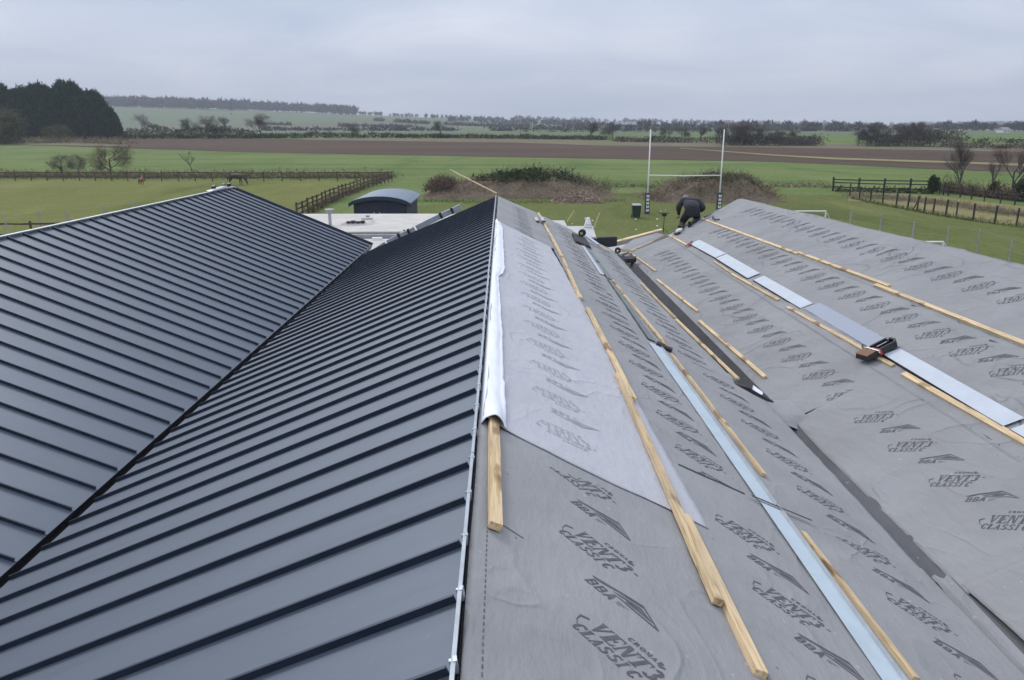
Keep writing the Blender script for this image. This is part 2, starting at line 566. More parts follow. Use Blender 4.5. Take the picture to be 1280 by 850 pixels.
M['steel'] = simple("bare steel", (0.55, 0.56, 0.57), 0.3, 0.8, 0.1, 8)
M['concrete'] = simple("pale concrete", (0.46, 0.455, 0.435), 0.9, 0, 0.14, 2)
M['bin'] = simple("dark green bin plastic", (0.012, 0.030, 0.024), 0.5, 0, 0.2, 4)
M['jacket'] = simple("charcoal work jacket", (0.048, 0.049, 0.055), 0.9, 0, 0.3, 9)
M['trouser'] = simple("black work trousers", (0.016, 0.017, 0.022), 0.9, 0, 0.35, 9)
M['boot'] = simple("brown leather boot", (0.26, 0.115, 0.075), 0.7, 0, 0.3, 20)
M['sole'] = simple("dark boot sole", (0.025, 0.02, 0.018), 0.8, 0, 0.3, 20)
M['cap'] = simple("grey knitted hat", (0.24, 0.24, 0.24), 0.95, 0, 0.2, 30)
M['skin'] = simple("skin", (0.45, 0.27, 0.19), 0.55, 0, 0.1, 20)
M['horse'] = simple("dark bay horse coat", (0.050, 0.034, 0.025), 0.6, 0, 0.4, 2)
M['chestnut'] = simple("chestnut horse coat", (0.17, 0.055, 0.025), 0.6, 0, 0.3, 2)
M['bark'] = simple("bare bark", (0.085, 0.073, 0.060), 0.95, 0, 0.3, 3)
M['twig'] = mat_foliage("winter twigs", (0.085, 0.072, 0.062), (0.185, 0.155, 0.128), 0.6)
M['twig_red'] = mat_foliage("russet winter twigs", (0.120, 0.066, 0.045), (0.235, 0.130, 0.080), 0.6)
M['ivy'] = mat_foliage("ivy and hedge leaves", (0.032, 0.044, 0.022), (0.085, 0.100, 0.052), 0.8)
M['conifer'] = mat_foliage("dark conifer sprays", (0.008, 0.024, 0.014), (0.044, 0.105, 0.050), 0.30)
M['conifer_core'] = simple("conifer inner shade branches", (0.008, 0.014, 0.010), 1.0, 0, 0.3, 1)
M['olive'] = mat_foliage("olive scrub leaves", (0.070, 0.078, 0.034), (0.165, 0.165, 0.082), 0.6)
M['olive_scrub'] = mat_foliage("olive brown hedge growth", (0.070, 0.068, 0.045), (0.165, 0.150, 0.105), 0.6)
M['bramble'] = mat_foliage("bramble leaves", (0.032, 0.052, 0.020), (0.085, 0.120, 0.050), 0.9)
M['drygrass'] = mat_foliage("dry grass stems", (0.165, 0.130, 0.080), (0.33, 0.28, 0.18), 0.5)
M['brownscrub'] = mat_foliage("dead brown scrub", (0.105, 0.075, 0.055), (0.255, 0.190, 0.135), 0.7)
M['tussock'] = mat_foliage("grass tussocks", (0.075, 0.105, 0.030), (0.155, 0.190, 0.070), 0.7)
M['farwood'] = mat_foliage("far winter wood", (0.070, 0.060, 0.058), (0.140, 0.118, 0.105), 0.02)
M['ground'] = mat_ground()
M['paddock'] = mat_grass("grazed paddock", (0.140, 0.158, 0.034), (0.185, 0.200, 0.058), (0.190, 0.180, 0.062))
M['lawn'] = mat_grass("sports turf", (0.104, 0.130, 0.030), (0.140, 0.164, 0.046), (0.158, 0.162, 0.060))
M['drystrip'] = mat_grass("dry rank grass", (0.235, 0.200, 0.090), (0.32, 0.275, 0.135), (0.20, 0.20, 0.075))
M['stubble'] = mat_grass("stubble", (0.165, 0.140, 0.090), (0.20, 0.175, 0.115), (0.15, 0.15, 0.08))
M['plough'] = mat_plough()
M['hillgrass'] = mat_grass("hill pasture", (0.105, 0.165, 0.088), (0.135, 0.19, 0.10), (0.14, 0.175, 0.10), 0.5)
M['mound'] = mat_soil("heaped earth", (0.145, 0.112, 0.080), (0.250, 0.195, 0.140), (0.17, 0.165, 0.095))
M['rubble'] = mat_soil("pale rubble", (0.24, 0.175, 0.125), (0.38, 0.30, 0.22), (0.44, 0.36, 0.28))
M['barn'] = simple("dark barn cladding", (0.035, 0.045, 0.055), 0.8, 0, 0.2, 0.3)
M['barn_roof'] = simple("pale grey barn roof", (0.22, 0.24, 0.26), 0.7, 0, 0.1, 0.3)
M['offwhite'] = simple("off white wall", (0.62, 0.62, 0.60), 0.8, 0, 0.08, 0.5)

# ------------------------------------------------------------------ the ground and the fields


def axis_steps(lo, hi, fine, far):
    out = [0.0]; s = fine
    while out[-1] < hi:
        out.append(out[-1] + s); s = min(far, s * 1.06)
    neg = [0.0]; s = fine
    while neg[-1] > lo:
        neg.append(neg[-1] - s); s = min(far, s * 1.06)
    return sorted(set(neg + out))


def build_ground():
    xs = axis_steps(-3600, 3600, 12, 120)
    ys = [-600, -300, -100, 0, 60, 110] + [114 + 3 * i for i in range(130)]
    s = 6
    while ys[-1] < 4600: ys.append(ys[-1] + s); s = min(70, s * 1.07)
    mb = MB()
    for y in ys:
        for x in xs: mb.v.append((x, y, terrain(x, y)))
    nx = len(xs)
    for j in range(len(ys) - 1):
        for i in range(nx - 1):
            a = j * nx + i
            mb.f.append((a, a + 1, a + nx + 1, a + nx)); mb.m.append(0)
    o = mb.build("ground", M['ground'], smooth=True)
    tag(o, kind="structure")


def interp(poly, x):
    if x <= poly[0][0]: return poly[0][1]
    for (a, b), (c, d) in zip(poly, poly[1:]):
        if x <= c: return b + (d - b) * (x - a) / (c - a)
    return poly[-1][1]


def field(name, near, far, mat, off, nu=60, nv=24, x0=None, x1=None):
    """a sheet between two boundary lines read off the photo and laid on the terrain"""
    x0 = near[0][0] if x0 is None else x0; x1 = near[-1][0] if x1 is None else x1
    mb = MB()
    for i in range(nu + 1):
        px = x0 + (x1 - x0) * i / nu
        a = ground_at(px, interp(near, px)); b = ground_at(px, interp(far, px))
        for j in range(nv + 1):
            t = j / nv
            x = a[0] + (b[0] - a[0]) * t; y = a[1] + (b[1] - a[1]) * t
            w = 0.0
            if j in (0, nv): w = 0.8 * mn.noise((x * 0.15, y * 0.02, 3.0))
            mb.v.append((x, y + w, terrain(x, y + w) + off))
    for i in range(nu):
        for j in range(nv):
            a = i * (nv + 1) + j
            mb.f.append((a, a + nv + 1, a + nv + 2, a + 1)); mb.m.append(0)
    o = mb.build(name, mat, smooth=True)
    return tag(o, kind="structure")


build_ground()
field("ploughed_field", [(-160, 178), (0, 180.5), (160, 185.5), (320, 190.5), (640, 196.5), (960, 202), (1100, 208), (1180, 212), (1440, 222)],
      [(-160, 172.5), (160, 173.6), (320, 173.8), (640, 176.5), (760, 180.5), (960, 182.5), (1180, 186.5), (1440, 191)], M['plough'], 0.05)
field("stubble_strip", [(380, 175.2), (640, 178.5), (760, 182.5), (960, 184.5), (1180, 188.5), (1440, 193)],
      [(380, 172.5), (640, 173.8), (760, 176.5), (960, 179), (1180, 182), (1440, 185)], M['stubble'], 0.09, 50, 6)
field("field_track", [(850, 186.0), (960, 194.8), (1040, 199.8), (1180, 204.5), (1440, 214)],
      [(850, 185.3), (960, 193.2), (1040, 197.6), (1180, 202.0), (1440, 211)], M['drystrip'], 0.13, 40, 3)
field("reed_margin", [(-160, 180), (0, 181), (100, 182.5), (160, 183.5)], [(-160, 172), (0, 173), (100, 174.5), (160, 176)], M['stubble'], 0.10, 30, 5)


def poly_sheet(name, pts, mat, off):
    mb = MB()
    mb.poly([(x, y, off) for x, y in pts], 0)
    return tag(mb.build(name, mat), kind="structure")


poly_sheet("paddock", [(-120, 20), (-18.2, 20), (-18.0, 58), (-16.9, 104), (-120, 109)], M['paddock'], 0.02)
poly_sheet("sports_turf", [(-10, 24), (60, 24), (60, 60), (34, 82), (8, 84), (-8, 70)], M['lawn'], 0.02)
_f = [(1060, 252), (1088, 253), (1134, 261.5), (1166, 267.5), (1216, 275.5), (1243, 279.5), (1270, 282.5), (1330, 289)]
_b = [(1330, 263), (1270, 257), (1230, 253), (1180, 247), (1130, 242.5), (1060, 240.5)]
poly_sheet("dry_grass_strip", [ground_at(*p)[:2] for p in _f + _b], M['drystrip'], 0.04)

# ------------------------------------------------------------------ the three roofs
Y0 = -1.6
NRM = math.sqrt(1 + T * T)


def slope_pt(x, y, h, zf, t):
    return (x - t * h / NRM, y, zf(x) + h / NRM)


def slope_slab(name, x0, x1, ya0, ya1, yb0, yb1, zf, t, h0, h1, mat, parent):
    """slab on a slope; edge x0 runs ya0..ya1, edge x1 runs yb0..yb1"""
    mb = MB()
    c = [(x0, ya0), (x1, yb0), (x1, yb1), (x0, ya1)]
    mb.hexa([slope_pt(x, y, h0, zf, t) for x, y in c] + [slope_pt(x, y, h1, zf, t) for x, y in c])
    return mb.build(name, mat, parent)


def gable_wall(name, xa, za, xm, zm, xb, zb, y0, y1, mat, parent):
    mb = MB()
    sec = [(xa, 0.0), (xb, 0.0), (xb, zb), (xm, zm), (xa, za)]
    n = len(sec)
    mb.poly([(x, y0, z) for x, z in sec]); mb.poly([(x, y1, z) for x, z in reversed(sec)])
    for i in range(n):
        (ax, az), (bx, bz) = sec[i], sec[(i + 1) % n]
        mb.poly([(bx, y0, bz), (ax, y0, az), (ax, y1, az), (bx, y1, bz)])
    return mb.build(name, mat, parent)


PANEL = 0.465


def metal_slope(parent, xlo, xhi, zf, t, y1, seam_phase, seam_len_lo, seam_len_hi):
    deck = slope_slab("metal_roof", xlo, xhi, Y0, y1, Y0, y1, zf, t, -0.16, -0.012, M['black'], parent)
    P = lambda x, y, h: slope_pt(x, y, h, zf, t)

    def panel_mesh(width):
        mb = MB()
        a, b = xlo, xhi
        nseg = 8
        for i in range(nseg):
            xa = a + (b - a) * i / nseg; xb = a + (b - a) * (i + 1) / nseg
            mb.poly([P(xa, 0.014, 0), P(xb, 0.014, 0), P(xb, width * .5, -0.0015), P(xa, width * .5, -0.0015)] if xa < xb else
                    [P(xa, 0.014, 0), P(xa, width * .5, -0.0015), P(xb, width * .5, -0.0015), P(xb, 0.014, 0)])
            mb.poly([P(xa, width * .5, -0.0015), P(xb, width * .5, -0.0015), P(xb, width, 0), P(xa, width, 0)] if xa < xb else
                    [P(xa, width * .5, -0.0015), P(xa, width, 0), P(xb, width, 0), P(xb, width * .5, -0.0015)])
        c = [(a, 0.014), (b, 0.014), (b, width), (a, width)]
        mb.hexa([P(x, y, -0.010) for x, y in c] + [P(x, y, -0.004) for x, y in c])
        # the standing seam with its folded lip
        sa, sb = seam_len_lo, seam_len_hi
        c = [(sa, 0.0), (sb, 0.0), (sb, 0.013), (sa, 0.013)]
        mb.hexa([P(x, y, -0.009) for x, y in c] + [P(x, y, 0.031) for x, y in c], 1)
        c = [(sa, -0.003), (sb, -0.003), (sb, 0.0135), (sa, 0.0135)]
        mb.hexa([P(x, y, 0.0314) for x, y in c] + [P(x, y, 0.038) for x, y in c], 1)
        return mb.mesh("roof_panel", [M['metal'], M['seam']])
    full = panel_mesh(PANEL - 0.001)
    y = seam_phase
    while y - PANEL > Y0: y -= PANEL
    while y < y1 - 0.08:
        w = min(PANEL, y1 - y)
        o = bpy.data.objects.new("roof_panel", full if w > PANEL - 0.01 else panel_mesh(w))
        COL.objects.link(o); o.parent = deck; o.location = (0, y, rnd.uniform(-.0008, .0008))
        y += PANEL
    return deck


# left building --------------------------------------------------
YL = 25.2
left_b = thing("metal_roof_building", "left building with a dark grey standing seam roof, its ridge ending below the grazing horse", "building")
gable_wall("wall", -13.0, ZLL(XL) - T * 4.3 - 0.22, XL, ZLL(XL) - 0.22, XV - 0.12, ZV - 0.2, Y0 + .1, YL - 0.25, M['wall'], left_b)
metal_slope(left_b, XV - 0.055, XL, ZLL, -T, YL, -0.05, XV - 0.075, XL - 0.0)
_back = lambda x: ZLL(XL) + T * (x - XL)
slope_slab("hidden_roof_slope", -13.2, XL - 0.02, Y0, YL, Y0, YL, _back, T, -0.16, -0.01, M['metal'], left_b)
mb = MB()
mb.box(XL - 0.06, XL + 0.02, Y0, YL + .02, ZLL(XL) + 0.035, ZLL(XL) + 0.055)
mb.box(XL - 0.06, XL - 0.045, Y0, YL + .02, ZLL(XL) - 0.03, ZLL(XL) + 0.034)
mb.build("ridge_flashing", M['zinc'], left_b, bevel=0.004)
mb = MB()
for (xa, xb) in ((XV - 0.06, XL + 0.05),):
    c = [(xa, YL - 0.005), (xb, YL - 0.005), (xb, YL + 0.05), (xa, YL + 0.05)]
    mb.hexa([slope_pt(x, y, -0.17, ZLL, -T) for x, y in c] + [slope_pt(x, y, 0.05, ZLL, -T) for x, y in c])
mb.build("verge_trim", M['seam'], left_b)

# middle building ------------------------------------------------
YM = 23.75
mid_b = thing("half_clad_building", "middle building, left slope in dark metal, right slope still in printed grey roofing membrane", "building")
XG = 3.43                                   # lower edge of the membrane slope, at the gully
gable_wall("wall", XV + 0.15, ZV - 0.2, XR, ZMR(XR) - 0.24, XG - 0.2, ZMR(XG) - 0.24, Y0 + .1, 21.6, M['wall'], mid_b)
metal_slope(mid_b, XV + 0.055, XR - 0.03, ZML, T, YM, 0.14, XV + 0.07, XR - 0.035)
slope_slab("membrane_roof_deck", XR, XG, Y0, 9.72, Y0, 9.72, ZMR, -T, -0.16, -0.012, M['lining'], mid_b)
slope_slab("membrane_roof_deck", XR, 3.27, 9.73, 23.9, 9.73, 22.1, ZMR, -T, -0.16, -0.012, M['lining'], mid_b)
mb = MB()                                   # valley gutter between the two metal slopes
mb.box(XV - 0.16, XV + 0.16, Y0, YM - 0.1, ZV - 0.10, ZV - 0.075)
mb.build("valley_gutter", M['black'], mid_b)
# pale upstand along the ridge with a clip at every seam
mb = MB()
y = Y0
while y < YM:
    e = min(YM, y + 3.0)
    o_ = 0.004 * math.sin(y * 1.7)
    mb.hexa([(XR - 0.034 + o_, y, ZML(XR) - 0.03), (XR - 0.016 + o_, y, ZML(XR) - 0.03), (XR - 0.016 + o_, e - .01, ZML(XR) - 0.03), (XR - 0.034 + o_, e - .01, ZML(XR) - 0.03),
             (XR - 0.030 + o_, y, ZML(XR) + 0.052), (XR - 0.012 + o_, y, ZML(XR) + 0.052), (XR - 0.012 + o_, e - .01, ZML(XR) + 0.052), (XR - 0.030 + o_, e - .01, ZML(XR) + 0.052)])
    y = e
rf = mb.build("ridge_upstand", M['zinc'], mid_b)
mb = MB()
mb.box(-0.018, 0.010, -0.008, 0.008, -0.010, 0.005)
mb.box(-0.002, 0.014, -0.016, 0.016, -0.05, 0.009)
clip_me = mb.mesh("clip", M['zinc'])
y = 0.14
while y - PANEL > Y0: y -= PANEL
while y < YM:
    o = bpy.data.objects.new("clip", clip_me); COL.objects.link(o); o.parent = rf
    o.location = (XR - 0.018, y + 0.006, ZML(XR) + 0.046); o.rotation_euler = (0, rnd.uniform(-.2, .2), rnd.uniform(-.2, .2))
    y += PANEL
# pale verge pieces down the far edge, with dark clamps between
vp = [(465, 318), (484, 305.5), (500, 297), (512, 291.5), (520, 287), (552, 271), (566, 265), (578, 259)]
ve = [at_depth(px, py, YM + 0.03) for px, py in vp]
for i in range(len(ve) - 1):
    a, b = ve[i], ve[i + 1]
    d = (b - a); L_ = d.length; d.normalize()
    up = d.cross(Vector((0, -1, 0))).normalized()
    if up.z < 0: up = -up
    mb = MB(); mb.obox((a + b) / 2 + up * 0.035 + Vector((0, 0.02, 0)), d * (L_ / 2 - 0.03), Vector((0, 0.05, 0)), up * 0.085)
    mb.build("verge_trim", M['zinc'], mid_b, bevel=0.006)
    if i in (1, 2, 4, 5):
        mb = MB(); mb.obox(b + up * 0.045, d * 0.035, Vector((0, 0.075, 0)), up * 0.10)
        mb.build("clamp", M['black'], mid_b)

# right building --------------------------------------------------
rr_near = RR(1280, 330); rr_far = RR(925, 247)
_k = (rr_near[0] - rr_far[0]) / (rr_near[1] - rr_far[1])
XRR = lambda y: rr_far[0] + _k * (y - rr_far[1])           # the right ridge runs a little askew
YRF = rr_far[1]
XB0, XBN = 3.70, 3.83                        # foot of the right slope, far and near
XFOOT = lambda y: XBN if y < 7.6 else XB0
right_b = thing("membrane_roof_building", "right building, its roof slope covered in printed grey roofing membrane", "building")
gable_wall("wall", XBN + 0.08, ZRR(XBN) - 0.24, 7.62, ZRR(7.6) - 0.26, 11.6, ZRR(7.6) - 0.26 - 4 * T, Y0 + .1, 21.4, M['wall'], right_b)
slope_slab("membrane_roof_deck", XBN + .05, 7.5, Y0, 23.1, Y0, YRF - .1, ZRR, T, -0.16, -0.014, M['lining'], right_b)
_rb = lambda x: ZRR(rr_far[0]) - .06 - T * (x - rr_far[0] - .1)
slope_slab("hidden_roof_slope", rr_far[0] + .1, 12.0, Y0, YRF, Y0, YRF - 1, _rb, -T, -0.16, -0.03, M['mem_r'], right_b)


# ------------------------------------------------------------------ membrane sheets


def wr(x, y, k=1.0, seed=0.0):
    """shallow waves and creases of loosely laid membrane"""
    a = 0.0050 * mn.noise((x * 0.9, y * 0.45, seed))
    b = mn.noise((x * 1.5 - y * 0.9, x * 0.35 + y * 0.55, seed + 4.0))
    r = 1.0 - min(1.0, abs(b) * 5.0)
    b2 = mn.noise((x * 1.1 + y * .8, y * .9 - x * .3, seed + 14.0)); q = max(0.0, 1.0 - abs(b2) * 11.0)
    msk = max(0.0, mn.noise((x * 0.55, y * 0.4, seed + 9.0)) + 0.05)
    c = 0.0018 * mn.noise((x * 5.0, y * 2.6, seed + 2.0))
    return k * (1.35 * a + 0.020 * r * r * msk + 0.013 * q * max(0.0, mn.noise((x * .7, y * .5, seed + 19.0)) + .12) + c) + 0.0022 * math.cos(y * 2 * math.pi / 0.61) * min(1.0, k)


class Sheet:
    pass


def sheet(name, corners, zf, t, off, mat, parent, nx, ny, k=1.0, seed=0.0, wav=0.012, pw=1.5, skirt=0.006, extra=None):
    """corners (x,y): near-low-x, near-high-x, far-high-x, far-low-x"""
    s = Sheet()
    A, B, C_, D = corners
    s.h = lambda x, y: off + 0.012 + wr(x, y, k, seed) + (extra(x, y) if extra else 0.0)
    s.p = lambda x, y, dh=0.0: slope_pt(x, y, s.h(x, y) + dh, zf, t)
    mb = MB()
    g = []
    for j in range(ny + 1):
        v = (j / ny) ** pw
        row = []
        for i in range(nx + 1):
            u = i / nx
            x = (A[0] * (1 - u) + B[0] * u) * (1 - v) + (D[0] * (1 - u) + C_[0] * u) * v
            y = (A[1] * (1 - u) + B[1] * u) * (1 - v) + (D[1] * (1 - u) + C_[1] * u) * v
            if i in (0, nx): x += wav * mn.noise((x, y * 0.9, seed + 20))
            if j in (0, ny): y += 2 * wav * mn.noise((x * 1.4, y, seed + 30))
            row.append(len(mb.v)); mb.v.append(s.p(x, y))
        g.append(row)
    for j in range(ny):
        for i in range(nx):
            mb.f.append((g[j][i], g[j][i + 1], g[j + 1][i + 1], g[j + 1][i])); mb.m.append(0)
    ring = [g[0][i] for i in range(nx + 1)] + [g[j][nx] for j in range(1, ny + 1)] + [g[ny][i] for i in range(nx - 1, -1, -1)] + [g[j][0] for j in range(ny - 1, 0, -1)]
    low = []
    for q in ring:
        x, y, z = mb.v[q]; low.append(len(mb.v)); mb.v.append((x, y, z - skirt))
    for i in range(len(ring)):
        j = (i + 1) % len(ring)
        mb.f.append((ring[j], ring[i], low[i], low[j])); mb.m.append(0)
    s.o = mb.build(name, mat, parent, smooth=True)
    return s


# glyphs of the printed lettering: convex pieces in a unit box ------------


def arc(cx, cy, rx, ry, a0, a1, th, n=7, thin=0.5):
    out = []
    for i in range(n):
        q = []
        for a in (a0 + (a1 - a0) * i / n, a0 + (a1 - a0) * (i + 1) / n):
            r = math.radians(a); w = th * (thin + (1 - thin) * abs(math.cos(r)))
            q.append(((cx + rx * math.cos(r), cy + ry * math.sin(r)), (cx + (rx - w) * math.cos(r), cy + (ry - w * 0.55) * math.sin(r))))
        out.append([q[0][0], q[1][0], q[1][1], q[0][1]])
    return out


def rc(x0, x1, y0, y1): return [(x0, y0), (x1, y0), (x1, y1), (x0, y1)]


G = {
    'V': [rc(0.0, .46, .93, 1), [(.07, .93), (.37, .93), (.60, .0), (.50, .0)], [(.74, .93), (.88, .93), (.60, .0), (.54, .20)], rc(.68, 1.0, .93, 1)],
    'E': [rc(.10, .48, 0, 1), rc(0, .95, 0, .07), rc(0, .92, .93, 1), rc(.44, .70, .46, .54), [(.80, .07), (.97, .07), (.97, .34), (.90, .18)], [(.80, .93), (.94, .93), (.94, .70), (.88, .84)], [(.62, .40), (.72, .34), (.72, .66), (.62, .60)]],
    'N': [rc(.0, .30, .93, 1), rc(.08, .20, 0, .93), rc(0, .28, 0, .07), [(.10, 1), (.42, 1), (.88, 0), (.70, 0)], rc(.78, .90, 0, .93), rc(.68, 1, .93, 1)],
    'T': [rc(.34, .66, 0, .93), rc(.2, .8, 0, .07), rc(0, 1, .93, 1), [(0, .93), (.14, .93), (.05, .76), (0, .62)], [(.86, .93), (1, .93), (1, .62), (.95, .76)]],
    '3': arc(.44, .74, .40, .27, 150, -90, .34, 7) + arc(.44, .27, .46, .28, 90, -150, .38, 8),
    'C': arc(.52, .5, .50, .52, 40, 325, .36, 9) + [[(.84, .98), (.93, .98), (.93, .62), (.84, .76)]],
    'L': [rc(.10, .48, 0, .93), rc(0, .58, .93, 1), rc(0, .95, 0, .07), [(.78, .07), (.97, .07), (.97, .40), (.90, .2)]],
    'A': [[(.46, 1), (.58, 1), (.92, .07), (.60, .07)], [(.46, 1), (.52, .80), (.24, .07), (.10, .07)], rc(.24, .66, .30, .37), rc(0, .34, 0, .07), rc(.52, 1, 0, .07)],
    'S': arc(.46, .74, .38, .27, 30, 250, .32, 7) + arc(.50, .27, .42, .28, 90, -150, .34, 7) + [[(.76, .99), (.85, .99), (.85, .68), (.76, .80)], [(.06, .02), (.15, .02), (.15, .2), (.06, .34)]],
    'I': [rc(.30, .70, 0, 1), rc(.1, .9, .93, 1), rc(.1, .9, 0, .07)],
    'R': [rc(.12, .42, 0, 1), rc(0, .5, 0, .07), rc(0, .6, .93, 1)] + arc(.46, .73, .42, .27, 90, -90, .3, 6) + [[(.46, .47), (.66, .47), (1, 0), (.72, 0)]],
    'O': arc(.5, .5, .5, .52, 0, 360, .34, 10),
    'M': [rc(.08, .15, 0, 1), [(.10, 1), (.34, 1), (.58, .1), (.48, .1)], [(.78, 1), (.70, 1), (.48, .1), (.54, .1)], rc(.72, .96, 0, 1), rc(0, .26, 0, .07), rc(.62, 1, 0, .07)],
    # plain upright letters of the triangular mark
    'b': [rc(.06, .30, 0, 1), rc(.30, .78, .84, 1), rc(.30, .78, .42, .58), rc(.30, .82, 0, .16), rc(.70, .90, .55, .90), rc(.74, .96, .08, .48)],
    'a': [[(.36, 1), (.64, 1), (.28, 0), (.02, 0)], [(.40, 1), (.66, 1), (.98, 0), (.72, 0)], rc(.28, .76, .24, .40)],
}


def word(txt, x, y, w, h, gap=0.12, slant=0.25, rise=0.0):
    out = []; cw = w / (len(txt) + gap * (len(txt) - 1))
    for i, ch in enumerate(txt):
        ox = x + i * cw * (1 + gap); wd = cw * (0.62 if ch == 'I' else 1.0)
        for p in G[ch]:
            out.append([(ox + a * wd + slant * h * b, y + b * h + rise * i) for a, b in p])
    return out


def split_long(p):
    if len(p) != 4: return [p]
    e = [math.dist(p[i], p[(i + 1) % 4]) for i in range(4)]
    if max(e) < 0.05: return [p]
    k = 3 if max(e) > 0.12 else 2
    if e[0] + e[2] >= e[1] + e[3]: a, b, c, d = p
    else: b, c, d, a = p[0:4]; a, b, c, d = p[3], p[0], p[1], p[2]
    l = lambda u, v, t: (u[0] + (v[0] - u[0]) * t, u[1] + (v[1] - u[1]) * t)
    return [[l(a, b, i / k), l(a, b, (i + 1) / k), l(d, c, (i + 1) / k), l(d, c, i / k)] for i in range(k)]


def text_pieces():
    o = word("VENT3", 0.0, 0.0, 0.38, 0.110, 0.07, 0.32)
    o += word("CLASSIC", -0.040, -0.086, 0.36, 0.072, 0.07, 0.32)
    # long swash on the first C and small word above
    o += [[(-0.060, .040), (-0.020, .062), (-0.012, .052), (-0.050, .028)], [(-0.060, .040), (-0.050, .028), (-.046, -.010), (-.052, -.008)], [(-0.052, -.008), (-.046, -.010), (-.020, -.045), (-.026, -.045)]]
    o += word("CROMAR", 0.155, 0.142, 0.20, 0.030, 0.16, 0.2)
    o += [[(.345, .128), (.375, .146), (.368, .155), (.335, .138)], [(.415, .070), (.440, .070), (.440, .080), (.415, .080)]]
    return [q for p in o for q in split_long(p)]


def mark_pieces():
    o = word("bba", 0.002, -0.076, 0.170, 0.066, 0.12, 0.30)
    tri = [[(0.0, .012), (.03, .0), (.298, .078), (.288, .100)],
           [(.288, .100), (.298, .078), (.425, -.006), (.445, -.012)],
           [(0.14, -.004), (.20, .004), (.425, -.004), (.445, -.018)],
           [(.135, .016), (.175, .014), (.290, .052), (.288, .062)],
           [(.215, .013), (.30, .014), (.392, .010), (.296, .062)]]
    o += tri
    for i in range(3):
        o += [rc(.20, .20 + .07 - .02 * i, -.040 - .012 * i, -.037 - .012 * i)]
    return [q for p in o for q in split_long(p)]


TEXTP, MARKP = text_pieces(), mark_pieces()
CA, SA = math.cos(math.radians(40)), math.sin(math.radians(40))


def print_column(sh, xo, y_list, mat, mirror=False, which="both", ang=40.0, scale=1.0, lim=None):
    """xo: roof x of the V; y_list: roof y of each VENT3 block; marks sit in between"""
    ca, sa = math.cos(math.radians(ang)), math.sin(math.radians(ang))
    mb = MB()

    def put(pieces, x0, y0):
        for p in pieces:
            pts = []
            for (a, b) in p:
                a *= scale; b *= scale
                if mirror: b = -b
                s_ = a * ca + b * sa; yy = -a * sa + b * ca
                pts.append((x0 + s_ / NRM, y0 + yy))
            if lim and not all(lim(*q) for q in pts): continue
            P3 = [sh.p(x, y, 0.0022) for x, y in pts]
            v = (Vector(P3[1]) - Vector(P3[0])).cross(Vector(P3[2]) - Vector(P3[0]))
            if v.z < 0: P3.reverse()
            mb.poly(P3)
    for y in y_list:
        put(TEXTP, xo, y)
        put(MARKP, xo + 0.075, y - 0.395 * (1 if not mirror else -1))
    o = mb.build("printed_lettering", mat, sh.o)
    return o


def ys_from(first, step, n): return [first + step * i for i in range(n)]

# --- middle roof, right slope
mb = MB()
_ = 0
m0a = sheet("membrane_sheet", [(XR + .002, Y0), (1.34, Y0), (1.34, 5.3), (XR + .002, 5.3)], ZMR, -T, 0.002, M['mem'], mid_b, 34, 100, 0.55, 1.0, pw=1.0)
print_column(m0a, 0.375, ys_from(3.89 - 0.85 * 3, 0.85, 5), M['ink'], lim=lambda x, y: y > Y0 + .3 and y < 4.70)
m0c = sheet("membrane_sheet", [(XR + .035, 16.6), (1.16, 16.6), (1.08, 23.9), (XR + .035, 23.95)], ZMR, -T, 0.002, M['mem'], mid_b, 26, 80, 0.7, 1.0, pw=1.0)
print_column(m0c, 0.34, ys_from(17.6, 0.85, 7), M['ink_mid'])
m1a = sheet("membrane_sheet", [(1.26, Y0), (2.16, Y0), (2.16, 5.64), (1.30, 5.80)], ZMR, -T, 0.005, M['mem'], mid_b, 24, 90, 0.8, 1.0, pw=1.0)
print_column(m1a, 1.57, ys_from(4.07 - 0.85 * 5, 0.85, 7), M['ink'], lim=lambda x, y: -1.4 < y < 5.55)
m1b = sheet("membrane_sheet", [(1.28, 5.60), (2.14, 5.60), (2.12, 23.1), (1.02, 23.7)], ZMR, -T, 0.001, M['mem'], mid_b, 24, 220, 1.0, 1.0, pw=1.3)
print_column(m1b, 1.57, ys_from(6.22, 0.85, 20), M['ink'])
m2a = sheet("membrane_sheet", [(2.12, Y0), (3.60, Y0), (3.46, 5.52), (2.10, 5.60)], ZMR, -T, 0.008, M['mem'], mid_b, 36, 100, 0.8, 1.0, pw=1.0)
print_column(m2a, 2.76, ys_from(4.68 - 0.85 * 6, 0.85, 8), M['ink'], lim=lambda x, y: -1.4 < y < 5.5)
m2b = sheet("membrane_sheet", [(2.12, 5.50), (3.45, 5.45), (3.56, 10.0), (2.12, 10.4)], ZMR, -T, 0.004, M['mem'], mid_b, 36, 90, 0.9, 1.0, pw=1.0)
print_column(m2b, 2.76, ys_from(5.53, 0.85, 6), M['ink'], lim=lambda x, y: 5.6 < y < 10.0)
m2c = sheet("membrane_sheet", [(2.12, 9.9), (3.32, 9.9), (3.24, 22.2), (2.06, 22.9)], ZMR, -T, 0.001, M['mem'], mid_b, 34, 150, 0.9, 1.0, pw=1.3)
print_column(m2c, 2.62, ys_from(10.7, 0.85, 14), M['ink_mid'])

# pale sheet draped over the ridge, its white edge folded back
LXR = lambda y: 1.34 + (1.17 - 1.34) * (y - 4.7) / 6.4 if y < 11.1 else 1.17 - (y - 11.1) * 0.012


def _lift(x, y):
    return 0.030 * math.exp(-((x + 0.16) / 0.14) ** 2)


